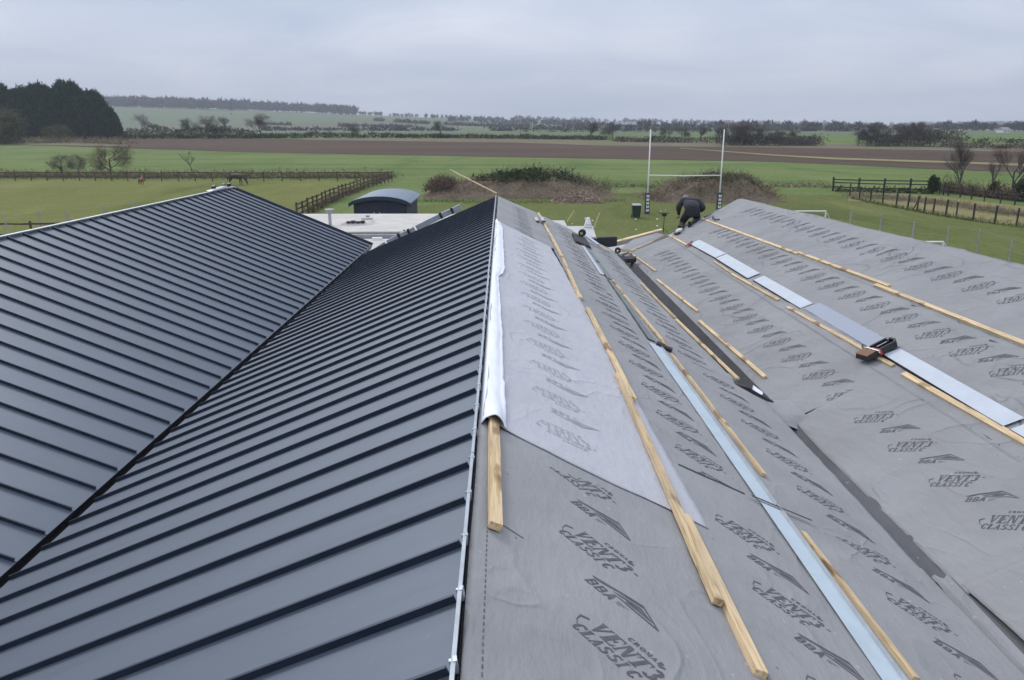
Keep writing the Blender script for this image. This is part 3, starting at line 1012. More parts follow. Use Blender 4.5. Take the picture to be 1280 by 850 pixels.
light = sheet("pale_membrane_sheet", [(XR + .02, 5.06), (1.40, 4.64), (1.05, 16.6), (XR + .02, 17.3)], ZMR, -T, 0.012, M['mem_light'], mid_b, 40, 190, 0.75, 1.0, wav=0.03, pw=1.25, extra=_lift)
print_column(light, 0.30, ys_from(5.42, 0.80, 14), M['ink_light'], mirror=True, ang=6.0)
mb = MB()
wd = [(4.98, .175), (5.4, .165), (6.5, .15), (7.8, .135), (9.0, .118), (9.9, .10), (10.55, .085), (10.9, .16), (11.6, .18), (13, .17), (15, .155), (16.3, .15), (16.9, .09), (17.25, .03)]
NS = 120
rows = []
for j in range(NS + 1):
    y = 4.98 + (17.25 - 4.98) * (j / NS) ** 1.3
    w = interp(wd, y) * (1 + 0.07 * mn.noise((y * 1.8, 0, 5)) + 0.06 * mn.noise((y * 7, 0, 8)))
    lift = 0.020 + 0.012 * mn.noise((y * 0.9, 1, 2)) + (0.05 * math.exp(-((y - 4.98) / .28) ** 2))
    row = []
    for i in range(11):
        u = i / 10
        x = XR + .005 + w * u
        h = 0.046 + lift * math.sin(math.pi * min(1, u * 1.05)) + (0.012 if u > .95 else 0.0) * (1 + mn.noise((y * 3, 2, 2)))
        h += (0.010 * mn.noise((u * 3.0, y * 5.0, 4)) + 0.007 * mn.noise((u * 2.0 + y * 2, y * 1.6, 6))) * u
        if i == 0: h -= 0.05
        row.append(len(mb.v)); mb.v.append(slope_pt(x, y, h, ZMR, -T))
    rows.append(row)
for j in range(NS):
    for i in range(10):
        mb.f.append((rows[j][i], rows[j][i + 1], rows[j + 1][i + 1], rows[j + 1][i])); mb.m.append(0)
fo = mb.build("folded_white_edge", M['mem_white'], mid_b, smooth=True)
so = fo.modifiers.new("thick", 'SOLIDIFY'); so.thickness = 0.004

# lap lines of black edge tape and stitched seams on the laps
mb = MB()


def strip_on(sh, x0, y0, x1, y1, w, dh=0.003, n=24, wob=0.0):
    for i in range(n):
        q = []
        for k in (i, i + 1):
            u = k / n; x = x0 + (x1 - x0) * u; y = y0 + (y1 - y0) * u + wob * mn.noise((x * 3, y0, 1))
            dx, dy = (x1 - x0), (y1 - y0); L_ = math.hypot(dx, dy); nx_, ny_ = -dy / L_ * w / 2, dx / L_ * w / 2
            q.append((sh.p(x + nx_, y + ny_, dh), sh.p(x - nx_, y - ny_, dh)))
        mb.poly([q[0][0], q[0][1], q[1][1], q[1][0]])


strip_on(m1a, 1.44, 5.745, 1.98, 5.66, 0.035, wob=.03)
strip_on(m2a, 2.00, 5.59, 2.50, 5.555, 0.035, dh=0.030)
mb.build("edge_tape", M['tape'], mid_b)
mb = MB()
for i in range(150):                                        # stitched line beside the ridge
    y = Y0 + .1 + i * 0.045
    if y > 4.9: break
    mb.poly([m0a.p(-0.093, y, .002), m0a.p(-0.087, y, .002), m0a.p(-0.087, y + .026, .002), m0a.p(-0.093, y + .026, .002)])
st = mb.build("stitching", M['ink_mid'], m0a.o); tag(st, kind="stuff")
mb = MB()                                                   # short slit flap below the ridge batten
strip_on(m0a, -0.045, 3.70, -0.045, 4.95, 0.010, .002, 10)
strip_on(m0a, -0.045, 3.70, 0.10, 3.62, 0.010, .002, 4)
mb.build("edge_slit", M['ink'], m0a.o)

# --- right roof slope
r1b = sheet("membrane_sheet", [(XB0, 9.30), (5.22, 9.45), (5.12, 23.25), (XB0, 23.2)], ZRR, T, 0.001, M['mem_r'], right_b, 30, 180, 1.5, 3.0, pw=1.25)
print_column(r1b, 4.37, ys_from(9.50, 0.85, 15), M['ink'])
r1a = sheet("membrane_sheet", [(XBN - .03, 5.40), (5.25, 5.40), (5.24, 9.62), (XBN - .03, 9.22)], ZRR, T, 0.006, M['mem_r'], right_b, 40, 100, 2.0, 3.0, pw=1.0, wav=.02)
print_column(r1a, 4.37, ys_from(6.97 - .85, 0.85, 4), M['ink'], lim=lambda x, y: 5.5 < y < 9.3)
r1n = sheet("membrane_sheet", [(XBN + .29, Y0), (5.26, Y0), (5.26, 5.62), (XBN - .01, 5.52)], ZRR, T, 0.009, M['mem_r'], right_b, 34, 110, 2.0, 3.0, pw=1.0, wav=.02)
print_column(r1n, 4.37, ys_from(6.97 - .85 * 9, 0.85, 8), M['ink'], lim=lambda x, y: y < 5.4)
r2 = sheet("membrane_sheet", [(5.08, Y0), (6.50, Y0), (6.26, 23.75), (5.02, 23.25)], ZRR, T, 0.009, M['mem_r'], right_b, 30, 260, 1.6, 3.0, pw=1.2)
print_column(r2, 5.86, ys_from(9.39 - .85 * 8, 0.85, 23), M['ink'])


def _ridge_fold(x, y):
    e = XRR(y) - x
    return -0.05 * math.exp(-(e / 0.07) ** 2) + 0.02 * math.exp(-((e - .25) / .2) ** 2) * mn.noise((y * .6, 1, 8)) \
        + 0.035 * max(0, mn.noise(((x - 7) * 1.3 - y * .55, y * .25, 5.5))) * sst((e - .02) * 3) * math.exp(-((y - 13) / 2.6) ** 2)


r3 = sheet("membrane_sheet", [(6.42, Y0), (XRR(Y0) + .03, Y0), (rr_far[0] + .02, 24.45), (6.20, 23.55)], ZRR, T, 0.004, M['mem_r'], right_b, 34, 260, 2.1, 3.0, pw=1.2, extra=_ridge_fold)
print_column(r3, 7.00, ys_from(11.19 - .85 * 10, 0.85, 24), M['ink'])
mb = MB()                                                   # faint lap line and nail marks below the second batten row
strip_on(r1a, 5.10, 5.6, 5.11, 8.9, 0.008, .002, 60)
for i in range(14):
    y = 5.7 + i * .24 + rnd.uniform(-.1, .1)
    strip_on(r1a, 5.10, y, 5.105, y + rnd.uniform(.04, .10), 0.016, .0025, 1)
mb.build("lap_line", M['ink_mid'], r1a.o)
mb = MB()
strip_on(r1b, 5.06, 10.0, 5.03, 20.0, 0.008, .002, 60)
mb.build("lap_line", M['ink_mid'], r1b.o)
def staples(sh, x0, y0, y1, step, dx=.03):
    mb = MB(); y = y0
    while y < y1:
        x = x0 + rnd.uniform(-dx, dx); yy = y + rnd.uniform(-.06, .06); a_ = rnd.uniform(0, 3.14); c_, s_ = math.cos(a_) * .007, math.sin(a_) * .007
        mb.poly([sh.p(x - c_ - s_ * .3, yy - s_ + c_ * .3, .002), sh.p(x + c_ - s_ * .3, yy + s_ + c_ * .3, .002), sh.p(x + c_ + s_ * .3, yy + s_ - c_ * .3, .002), sh.p(x - c_ + s_ * .3, yy - s_ - c_ * .3, .002)])
        y += step * rnd.uniform(.6, 1.4)
    for f in mb.f: pass
    tag(mb.build("staples", M['tape'], sh.o), kind="stuff")


for sh, x0, y0, y1 in ((m0a, .05, 0, 4.9), (m1a, 1.40, 0, 5.5), (m2a, 2.36, 0, 5.4), (m1b, 1.95, 6, 16), (m2b, 3.2, 5.7, 9.8), (r1a, 5.0, 5.6, 9.2), (r2, 5.7, 3, 20), (r3, 7.45, 5, 22), (r1b, 3.95, 9.8, 20)):
    staples(sh, x0, y0, y1, .95)
mb = MB()                                                   # slits under the upper batten row
for (yy, x_, l_) in ((11.35, 6.30, .13), (9.35, 6.27, .14), (14.6, 6.26, .05), (13.8, 6.2, .05)):
    a = [r2.p(x_, yy, .003), r2.p(x_ + .03, yy + l_ * .2, .003), r2.p(x_ + .035, yy - l_, .003)]
    mb.poly(a if Vector(a[1]).y > 0 else a)
mb.build("slit", M['tape'], r2.o)
# far gable: membrane hanging over the rake edge, pale soffit strips
mb = MB()
ca, cb = Vector((XB0, 23.2, ZRR(XB0) + .0)), Vector((rr_far[0], 24.40, ZRR(rr_far[0]) - .03))
mb.hexa([ca + Vector((0, 0, -.3)), cb + Vector((0, 0, -.3)), cb + Vector((0, .04, -.3)), ca + Vector((0, .04, -.3)),
         ca, cb, cb + Vector((0, .04, 0)), ca + Vector((0, .04, 0))])
mb.build("verge_board", M['mem_r'], right_b)

# --- the gully between the membrane slopes
ZG = 3.142
mb = MB()
NSEG = 40


def gully_section(y):
    if y > 9.2:      # wide dark channel
        wob = .01 * mn.noise((y * 1.3, 0, 1))
        return [(3.27 + wob, ZMR(3.27) + .022), (3.33 + wob, ZMR(3.33) + .018), (3.40, ZMR(3.5) - .08), (3.50, ZMR(3.56) - .15), (3.60, ZMR(3.6) - .14), (3.68, ZMR(3.66) + .03), (3.74, ZRR(3.74) + .025)]
    return None


pr = None
for j in range(61):
    y = 9.75 + (22.0 - 9.75) * j / 60
    s_ = gully_section(y)
    cur = []
    for (x, z) in s_:
        cur.append(len(mb.v)); mb.v.append((x, y, z + .006 * mn.noise((x * 6, y * 2, 3))))
    if pr:
        for i in range(len(cur) - 1):
            mb.f.append((pr[i], pr[i + 1], cur[i + 1], cur[i])); mb.m.append(0)
    pr = cur
mb.build("gutter_lining", M['lining'], mid_b, smooth=True)
mb = MB(); rows = None                                      # lining nearer the camera, a dark band up to the right sheet
for j in range(31):
    y = 5.45 + (9.45 - 5.45) * j / 30
    sec = [(3.36, ZMR(3.36) - .03), (3.50, ZMR(3.50) - .035), (3.56, ZMR(3.56) - .02), (3.70, ZRR(3.83) - .06 + .006 * mn.noise((y * 1.5, 0, 0))), (3.80, ZRR(3.83) + .004), (3.90, ZRR(3.9) + .004)]
    cur = []
    for (x, z) in sec: cur.append(len(mb.v)); mb.v.append((x, y, z + .004 * mn.noise((x * 9, y * 3, 1))))
    if rows:
        for i in range(len(cur) - 1): mb.f.append((rows[i], rows[i + 1], cur[i + 1], cur[i])); mb.m.append(0)
    rows = cur
mb.build("gutter_lining", M['lining_worn_shade'], mid_b, smooth=True)
# grey membrane folded down into the gutter at the near end
mb = MB(); rows = []
for j in range(41):
    y = -1.4 + (5.62 - -1.4) * j / 40
    k_ = (5.6 - y) / 7.0
    xr_ = XBN + .0 + .31 * k_
    sec = [(xr_ + .03, ZRR(xr_) + .022), (xr_ - .005, ZRR(xr_) - .005 - .05 * min(1, k_ * 6)), (XBN - .075 + .10 * k_, ZG - .02 - .05 * min(1, k_ * 6)), (XBN - .10, ZRR(XBN) + .012 + .012 * mn.noise((y * 1.2, 3, 1))), (XBN - .135, ZRR(XBN) + .018 + .012 * mn.noise((y * 1.2, 5, 1))), (XBN - .19, ZG - .02), (XBN - .24, ZG - .12)]
    cur = []
    for (x, z) in sec: cur.append(len(mb.v)); mb.v.append((x, y, z))
    if rows:
        for i in range(len(cur) - 1):
            mb.f.append((rows[i], rows[i + 1], cur[i + 1], cur[i])); mb.m.append(1 if i in (0, 1) else 0)  # recess faces take the darker colour as painted shade
    rows = cur
mb.build("folded_membrane", [M['mem_r'], M['lining_worn_shade']], right_b, smooth=True)
mb = MB()                                                   # folded black flap across the gully where the two linings meet
fl = [(3.22, 9.98, .03), (3.36, 9.80, .09), (3.52, 9.72, .07), (3.68, 9.74, .045), (3.80, 9.80, .03), (3.90, 9.86, .012)]
for (a, b) in zip(fl, fl[1:]):
    za = max(ZMR(a[0]), ZRR(a[0])); zb = max(ZMR(b[0]), ZRR(b[0]))
    mb.hexa([(a[0], a[1] - .05, za - .02), (b[0], b[1] - .05, zb - .02), (b[0], b[1] + .10, zb - .01), (a[0], a[1] + .10, za - .01),
             (a[0], a[1] - .03, za + a[2]), (b[0], b[1] - .03, zb + b[2]), (b[0], b[1] + .09, zb + b[2] * .8), (a[0], a[1] + .09, za + a[2] * .8)])
tag(mb.build("membrane_flap", M['tape'], bevel=.01), "crumpled black membrane flap across the gully below the last short batten", "membrane flap")
mb = MB()
mb.poly([(3.50, 9.90, ZG + .05), (3.62, 9.95, ZG + .05), (3.53, 10.12, ZG + .13)])
mb.poly([(3.62, 9.95, ZG + .05), (3.64, 10.02, ZG + .06), (3.53, 10.12, ZG + .13)])
mb.poly([(3.50, 9.90, ZG + .05), (3.53, 10.12, ZG + .13), (3.50, 10.06, ZG + .05)])
tag(mb.build("membrane_offcut", M['mem_white']), "small white triangular offcut standing on the black flap in the gully", "offcut")
# grey sheet bridging the gully just in front of the flap
mb = MB(); rows = None
for j in range(9):
    y = 9.0 + .8 * j / 8
    cur = []
    for i in range(9):
        x = 3.50 + (3.95 - 3.50) * i / 8
        z = max(ZMR(x), ZRR(x)) + .018 + (.03 if j < 8 else .05) * math.sin(math.pi * i / 8) * 0 + .008 * mn.noise((x * 5, y * 4, 7))
        z = max(z, ZG - .0 + .02) if j > 1 else z - .03 * (2 - j)
        cur.append(len(mb.v)); mb.v.append((x, y, z))
    if rows:
        for i in range(8): mb.f.append((rows[i], rows[i + 1], cur[i + 1], cur[i])); mb.m.append(0)
    rows = cur
mb.build("bridging_membrane", M['mem'], mid_b, smooth=True)

# ------------------------------------------------------------------ timber battens
BAT = "timber battens laid on the roofing membrane"


def batten(p0, p1, zf, label, w=0.052, h=0.040, lift=0.030, mat='timber', name="timber_batten", cat="batten", rise=0.0, group=BAT):
    a = on_slope(*p0, zf); b = on_slope(*p1, zf)
    t = zf(1) - zf(0)
    A = Vector(slope_pt(a[0], a[1], lift, zf, t)); B = Vector(slope_pt(b[0], b[1], lift + rise, zf, t))
    d = (B - A); L_ = d.length; d.normalize()
    n = Vector((-t / NRM, 0, 1 / NRM)); s = n.cross(d).normalized(); n = d.cross(s).normalized()
    mb = MB(); k = max(2, int(L_ / .5))
    sec = []
    ph = rnd.random() * 10
    for i in range(k + 1):
        x = L_ * i / k; o = .006 * mn.noise((x * .7, ph, 0)); ww = w / 2 * (1 + .04 * mn.noise((x * 2, ph, 3)))
        q = []
        for (yy, zz) in ((-ww, -h / 2), (ww, -h / 2), (ww, h / 2), (-ww, h / 2)):
            q.append(len(mb.v)); mb.v.append((x, yy + o, zz))
        sec.append(q)
    for i in range(k):
        for e in range(4):
            e2 = (e + 1) % 4
            mb.f.append((sec[i][e], sec[i][e2], sec[i + 1][e2], sec[i + 1][e])); mb.m.append(0)
    mb.f.append(tuple(reversed(sec[0]))); mb.m.append(0); mb.f.append(tuple(sec[-1])); mb.m.append(0)
    o = mb.build(name, M[mat], bevel=.003)
    o.matrix_world = Matrix(((d.x, s.x, n.x, A.x), (d.y, s.y, n.y, A.y), (d.z, s.z, n.z, A.z), (0, 0, 0, 1)))
    return tag(o, label, cat, group)


Zm, Zr = ZMR, ZRR
batten((615, 667), (614, 532), Zm, "short split batten beside the ridge, coming out from under the white folded edge", .072, .045, .045)
batten((947, 850), (853, 650), Zm, "front batten of the ridge side row, running out of the bottom of the picture", .066, .042, .035)
batten((893, 762), (770, 474), Zm, "long batten lying against the left of the foremost batten, ending in a dark sawn end", .060, .044, .05)
batten((789, 505), (733, 390), Zm, "knotty batten on the pale sheet's lower edge, just above the long pair", .062, .040, .055)
batten((724, 376), (702, 325), Zm, "batten at the pale sheet's edge, stopping with a gap before the knotty one", .060, .040, .045)
batten((701.5, 323), (686, 293), Zm, "short batten at the right edge of the pale sheet, second from its top corner", .058, .040, .04)
batten((685.5, 292), (672, 267), Zm, "topmost short batten beside the pale clamps near the far verge of the middle roof", .055, .038, .035)
batten((1141, 856), (1001, 671), Zm, "slender batten right of the pale blue flashing, running out of the bottom of the picture", .045, .036, .035)
batten((953, 598), (838, 446), Zm, "slender batten right of the pale blue flashing, ending above the black tape", .045, .036, .035)
batten((837, 441), (779, 371), Zm, "thin batten along the dark edge of the open lap on the middle roof", .045, .034, .04)
batten((778, 369), (765, 353), Zm, "very short batten beyond the thin one, beside the green grey steel strip", .042, .034, .04)
batten((921, 477), (844, 402), Zm, "batten along the left lip of the dark gully, the nearer one", .048, .036, .045)
batten((843, 400), (800, 356), Zm, "batten along the left lip of the dark gully, the farther one", .045, .034, .045)
batten((957, 474), (875, 403), Zr, "knotty batten just right of the dark gully, nearest of the three short ones", .060, .040, .035)
batten((873, 391), (822, 351), Zr, "clean batten just right of the dark gully, middle of the three short ones", .055, .040, .03)
batten((820, 340), (788, 317), Zr, "batten just right of the dark gully starting at the corner of the wooden frame", .050, .036, .03)
batten((862, 309), (838, 296), Zr, "short batten running from the worker's tool to the red object", .055, .038, .03)
batten((915, 343), (893, 328), Zr, "thin batten under the dark edge of the second white flashing", .040, .03, .03)
batten((974, 377), (915, 344), Zr, "pinkish batten beside the gap between the white flashings", .060, .040, .03)
batten((1117, 460), (985, 386), Zr, "batten passing under the red and black tool", .060, .040, .03)
batten((1288, 560), (1130, 470), Zr, "rough stained batten along the dark edge of the nearest white flashing", .075, .042, .03)
batten((998, 319), (879, 275), Zr, "long batten of the upper row, starting beside the worker's knees", .062, .040, .03)
batten((1112, 360), (998, 317.5), Zr, "middle batten of the upper row on the right roof", .060, .040, .035)
batten((1288, 435), (1095, 358), Zr, "nearest batten of the upper row, running out at the right", .066, .042, .03)
o = batten((836, 296), (788, 315.5), Zr, "batten laid across the far end of the right roof, rising to the worker's tool", .05, .036, .05, 'timber_pale')


def free_bar(name, a, b, w, h, mat, label, cat, group=None):
    a, b = Vector(a), Vector(b); d = b - a; L_ = d.length; d.normalize()
    s = d.cross(Vector((0, 0, 1))).normalized(); n = s.cross(d)
    mb = MB(); mb.box(0, L_, -w / 2, w / 2, -h / 2, h / 2)
    o = mb.build(name, M[mat], bevel=min(w, h) * .08)
    o.matrix_world = Matrix(((d.x, s.x, n.x, a.x), (d.y, s.y, n.y, a.y), (d.z, s.z, n.z, a.z), (0, 0, 0, 1)))
    return tag(o, label, cat, group)


free_bar("timber_batten", at_depth(620.5, 241.5, 23.85), at_depth(562, 212, 24.6), .045, .035, 'timber_pale', "batten sticking out beyond the peak of the middle roof against the earth mound", "batten", BAT)

# ------------------------------------------------------------------ folded metal flashings
FL = "folded metal flashings laid on the membrane"


def flashing(zf, a, b, w0, w1, label, mat, lip=None, lift=.032, lip_h=.05, group=FL, name="metal_flashing", slope_off=0):
    """a,b: roof points (x,y) of the left edge near and far; w: width"""
    t = zf(1) - zf(0)
    A, B = Vector(slope_pt(*a, lift, zf, t)), Vector(slope_pt(*b, lift, zf, t))
    A2, B2 = Vector(slope_pt(a[0] + w0, a[1], lift, zf, t)), Vector(slope_pt(b[0] + w1, b[1], lift, zf, t))
    n = Vector((-t / NRM, 0, 1 / NRM))
    root = thing(name, label, "flashing", A, group=group)
    k = 8; mb = MB(); rows = []
    for i in range(k + 1):
        u = i / k; wob = .004 * mn.noise((u * 5, a[0], a[1]))
        p, q = A.lerp(B, u) - A + n * wob, A2.lerp(B2, u) - A + n * wob
        rows.append((p, q))
    for (p, q), (p2, q2) in zip(rows, rows[1:]):
        mb.hexa([p - n * .003, q - n * .003, q2 - n * .003, p2 - n * .003, p, q, q2, p2])
    mb.build("sheet_metal", M[mat], root)
    mb = MB()
    for (p, q), (p2, q2) in zip(rows, rows[1:]):
        s = (q - p).normalized()
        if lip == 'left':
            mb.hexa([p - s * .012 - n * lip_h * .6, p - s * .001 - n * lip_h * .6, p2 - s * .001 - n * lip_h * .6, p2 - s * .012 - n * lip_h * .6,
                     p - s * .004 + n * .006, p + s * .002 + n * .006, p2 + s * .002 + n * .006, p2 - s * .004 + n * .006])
        else:
            mb.hexa([q - n * .003, q + s * .004 - n * .003, q2 + s * .004 - n * .003, q2 - n * .003,
                     q - s * .003 + n * .03, q + s * .003 + n * .03, q2 + s * .003 + n * .03, q2 - s * .003 + n * .03])
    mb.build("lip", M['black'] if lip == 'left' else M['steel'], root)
    return root


flashing(Zm, (2.045, Y0), (2.075, 5.60), .165, .15, "long pale blue flashing at the front, running under the black tape to the picture's edge", 'strip')
flashing(Zm, (2.075, 5.62), (2.065, 10.40), .15, .17, "pale blue flashing beyond the black tape, its far end at the small black blocks", 'strip', lift=.028)
flashing(Zm, (2.10, 10.6), (2.13, 15.2), .12, .10, "dull flashing under the open lap, dark along its left edge", 'steel_green', 'left', lip_h=.06)
flashing(Zm, (2.14, 15.4), (2.15, 17.4), .13, .13, "green grey steel flashing between the small black block and the lilac strip", 'steel_green', 'left', lip_h=.03)
flashing(Zm, (2.16, 17.6), (2.16, 21.2), .11, .10, "dull green steel flashing leading up to the big tape roll", 'steel_green', 'left', lip_h=.03)
flashing(Zm, (2.02, 15.6), (2.05, 21.0), .08, .06, "narrow white flashing left of the green steel ones", 'strip_white', lift=.03)
flashing(Zr, (5.24, 18.45), (5.20, 20.95), .26, .27, "farthest of the white flashings on the right roof, nearest the worker", 'strip_white', 'left', lift=.05)
flashing(Zr, (5.22, 15.85), (5.235, 18.40), .26, .26, "white flashing on the right roof, second from the worker", 'strip_white', 'left', lift=.05)
flashing(Zr, (5.26, 13.0), (5.26, 15.6), .22, .22, "white flashing on the right roof beyond the film covered stretch", 'strip_white', 'left', lift=.04, lip_h=.03)
flashing(Zr, (5.29, 7.42), (5.30, 10.05), .22, .22, "white flashing reaching from the red and black tool, with a deep dark edge", 'strip_white', 'left', lift=.05, lip_h=.07)
flashing(Zr, (5.30, 4.6), (5.30, 7.32), .22, .22, "nearest white flashing at the right edge of the picture", 'strip_white', 'left', lift=.05, lip_h=.07)
t_ = NT("blue protective film"); t_.col((0.30, 0.325, 0.375)); t_.set(Roughness=0.22); t_.bump(t_.noise(6, 3), .01, .4); M['film'] = t_.m
mb = MB()
for i in range(14):
    ya, yb = 10.12 + 2.8 * i / 14, 10.12 + 2.8 * (i + 1) / 14
    q = [slope_pt(x, y, .040 + .004 * mn.noise((x * 9, y * 3, 0)), Zr, T) for x, y in ((5.30, ya), (5.56, ya), (5.55, yb), (5.29, yb))]
    q2 = [slope_pt(x, y, .037 + .004 * mn.noise((x * 9, y * 3, 0)), Zr, T) for x, y in ((5.30, ya), (5.56, ya), (5.55, yb), (5.29, yb))]
    mb.hexa(q2 + q)
tag(mb.build("protective_film", M['film'], smooth=False), "flat grey blue plastic film between two white flashings, behind the tool", "film")
mb = MB()
for (x, y) in ((2.24, 10.42), (2.33, 10.36)):
    c = Vector(slope_pt(x, y, .05, Zm, -T)); mb.obox(c, (.055, -.02, -.02), (.02, .05, 0), (0.0, 0, .02))
tag(mb.build("rubber_block", M['rubber'], bevel=.005), "pair of small black blocks at the far end of the pale blue flashing", "block")

# ------------------------------------------------------------------ tools and loose things on the roofs


def frame_on(zf, x, y, lift, heading):
    """matrix at a roof point; local x along heading (angle from +X in plan), z = slope normal"""
    t = zf(1) - zf(0)
    n = Vector((-t / NRM, 0, 1 / NRM))
    p = Vector(slope_pt(x, y, lift, zf, t))
    d = Vector((math.cos(heading), math.sin(heading), 0)); d = (d - n * d.dot(n)).normalized()
    s = n.cross(d)
    return Matrix(((d.x, s.x, n.x, p.x), (d.y, s.y, n.y, p.y), (d.z, s.z, n.z, p.z), (0, 0, 0, 1)))


def tool_root(name, label, cat, mtx):
    o = bpy.data.objects.new(name, None); COL.objects.link(o); o.matrix_world = mtx
    return tag(o, label, cat)


# red and black tool with a brown flat face and loop handle
tx, ty = RR(1098, 446)
tr = tool_root("hand_tool", "red and black tool with a brown flat face lying across a batten", "tool", frame_on(ZRR, tx, ty, .055, math.radians(12)))
mb = MB(); mb.hexa([(-.26, -.13, .02), (-.06, -.13, .02), (-.06, .13, .02), (-.26, .13, .02), (-.24, -.12, .085), (-.07, -.12, .10), (-.07, .12, .10), (-.24, .12, .085)])
mb.build("base", M['black'], tr, bevel=.008)
mb = MB(); mb.hexa([(-.245, -.125, .088), (-.095, -.125, .101), (-.095, .12, .101), (-.245, .12, .088), (-.245, -.125, .100), (-.095, -.125, .113), (-.095, .12, .113), (-.245, .12, .100)])
mb.build("brown_face", M['brown'], tr, bevel=.003)
mb = MB(); mb.box(-.083, -.060, -.17, .10, .07, .118)
mb.build("steel_bar", M['steel'], tr, bevel=.004)
mb = MB(); mb.hexa([(-.055, -.16, .02), (.005, -.13, .02), (.005, .06, .02), (-.055, .06, .02), (-.05, -.15, .10), (0, -.12, .09), (0, .05, .09), (-.05, .05, .10)])
mb.build("red_guard", M['red'], tr, bevel=.01)
mb = MB()
for (a, b) in (((0, -.10), (.24, -.10)), ((.24, -.10), (.29, -.03)), ((.29, -.03), (.29, .04)), ((.29, .04), (.24, .10)), ((.24, .10), (0, .10))):
    d = Vector((b[0] - a[0], b[1] - a[1], 0)); L_ = d.length; d.normalize(); s = Vector((-d.y, d.x, 0))
    c = Vector(((a[0] + b[0]) / 2, (a[1] + b[1]) / 2, .055))
    mb.obox(c, d * (L_ / 2 + .012), s * .016, (0, 0, .048))
mb.box(-.005, .27, -.09, .09, .008, .02)
mb.build("handle", M['black'], tr, bevel=.006)
mb = MB(); mb.box(.03, .20, .005, .02, .08, .092); mb.lathe((.245, .045, .07), [(.012, 0), (.012, .035)], 10)
mb.build("steel_rod", M['steel'], tr)
mb = MB(); mb.tube([(-.11, .12, .08), (-.06, .20, .09), (-.03, .24, .10)], .014, 8)
mb.build("lever", M['black'], tr)

# tape roll with the wooden offcut at the head of the gully
p = MR(770, 318)
mb_c = Vector(slope_pt(p[0], p[1], .12, ZMR, -T))


def ring(mb, c, r0, r1, w, seg=20, axis=(0, 1, 0), mi=0):
    c = Vector(c); ax = Vector(axis).normalized(); u = ax.cross(Vector((0, 0, 1))).normalized(); v = ax.cross(u)
    base = len(mb.v)
    for k in range(seg):
        a = 2 * math.pi * k / seg; e = math.cos(a) * u + math.sin(a) * v
        for (r, h) in ((r0, -w), (r1, -w), (r1, w), (r0, w)): mb.v.append(tuple(c + e * r + ax * h))
    for k in range(seg):
        a, b = base + 4 * k, base + 4 * ((k + 1) % seg)
        for i in range(4):
            j = (i + 1) % 4
            mb.f.append((a + i, a + j, b + j, b + i)); mb.m.append(mi)


t2 = thing("tape_roll", "upright black tape roll with a pale hub beside a wood offcut", "tape roll", mb_c)
mb = MB(); ring(mb, (0, 0, 0), .045, .088, .04, axis=(.15, 1, .1)); mb.build("roll", M['rubber'], t2, smooth=False)
mb = MB(); ring(mb, (0, 0, 0), .022, .045, .043, axis=(.15, 1, .1)); mb.build("hub", M['timber_pale'], t2)
a = Vector(slope_pt(*MR(776, 317), .12, ZMR, -T)); b = Vector(slope_pt(*RR(789, 318), .12, ZRR, T))
free_bar("wood_offcut", a, b, .16, .07, 'timber_pale', "short thick pale wood offcut lying between the tape roll and the corner batten", "wood offcut")
c = Vector(slope_pt(*MR(783, 325), .03, ZMR, -T))
mb = MB(); mb.hexa([(-.25, -.1, -.1), (.25, .0, -.1), (.32, .25, -.1), (-.2, .25, -.1), (-.22, -.08, 0), (.28, .0, .02), (.3, .22, .05), (-.18, .22, .05)])
tag(mb.build("membrane_flap", M['rubber'], loc=c, bevel=.01), "black membrane flap under the wood offcut at the head of the gully", "membrane flap")

# big coil of black membrane tape at the far end of the flashings
p = MR(722, 299)
t3 = thing("tape_roll", "large black coil of tape at the far end of the dull steel flashings", "tape roll", slope_pt(p[0], p[1], .05, ZMR, -T))
mb = MB()
ax = Vector((.38, -.2, .8))
mb.obox((0.02, -.55, -.02), (.02, .85, 0), (.20, -.02, -.08), (.0, .0, .055)); mb.build("tape_pile", M['rubber'], t3, bevel=.03)
mb = MB(); ring(mb, (.12, .15, .11), .045, .10, .05, axis=(.5, 1, .2)); mb.build("roll", M['rubber'], t3)
mb = MB(); ring(mb, (.12, .15, .11), .02, .045, .055, axis=(.5, 1, .2)); mb.build("hub", M['timber_pale'], t3)
a = Vector(slope_pt(*MR(724, 297), .16, ZMR, -T)); b = Vector(slope_pt(*MR(746, 310), .10, ZMR, -T))
free_bar("white_trim", a, b, .09, .04, 'strip_white', "short white trim length leaning over the large black tape coil", "trim")
a = Vector(slope_pt(*MR(745, 309), .07, ZMR, -T)); b = Vector(slope_pt(*MR(762, 317), .06, ZMR, -T))
free_bar("timber_batten", a, b, .04, .03, 'timber_pale', "thin stick continuing from the white trim towards the upright tape roll", "batten", BAT)

# pale clamps on the far ridge side
cl = thing("batten_clamps", "pair of pale metal clamps on the topmost battens of the middle roof", "clamp", slope_pt(*MR(670, 275), .02, ZMR, -T))
for dx in (0, .17):
    mb = MB(); mb.box(-.05 + dx, .03 + dx, -.65, .15, .0, .05); mb.build("clamp_arm", M['concrete'], cl, bevel=.008)
    mb = MB(); mb.box(-.03 + dx, .05 + dx, -.75, -.62, .0, .04); mb.build("clamp_foot", M['black'], cl, bevel=.005)

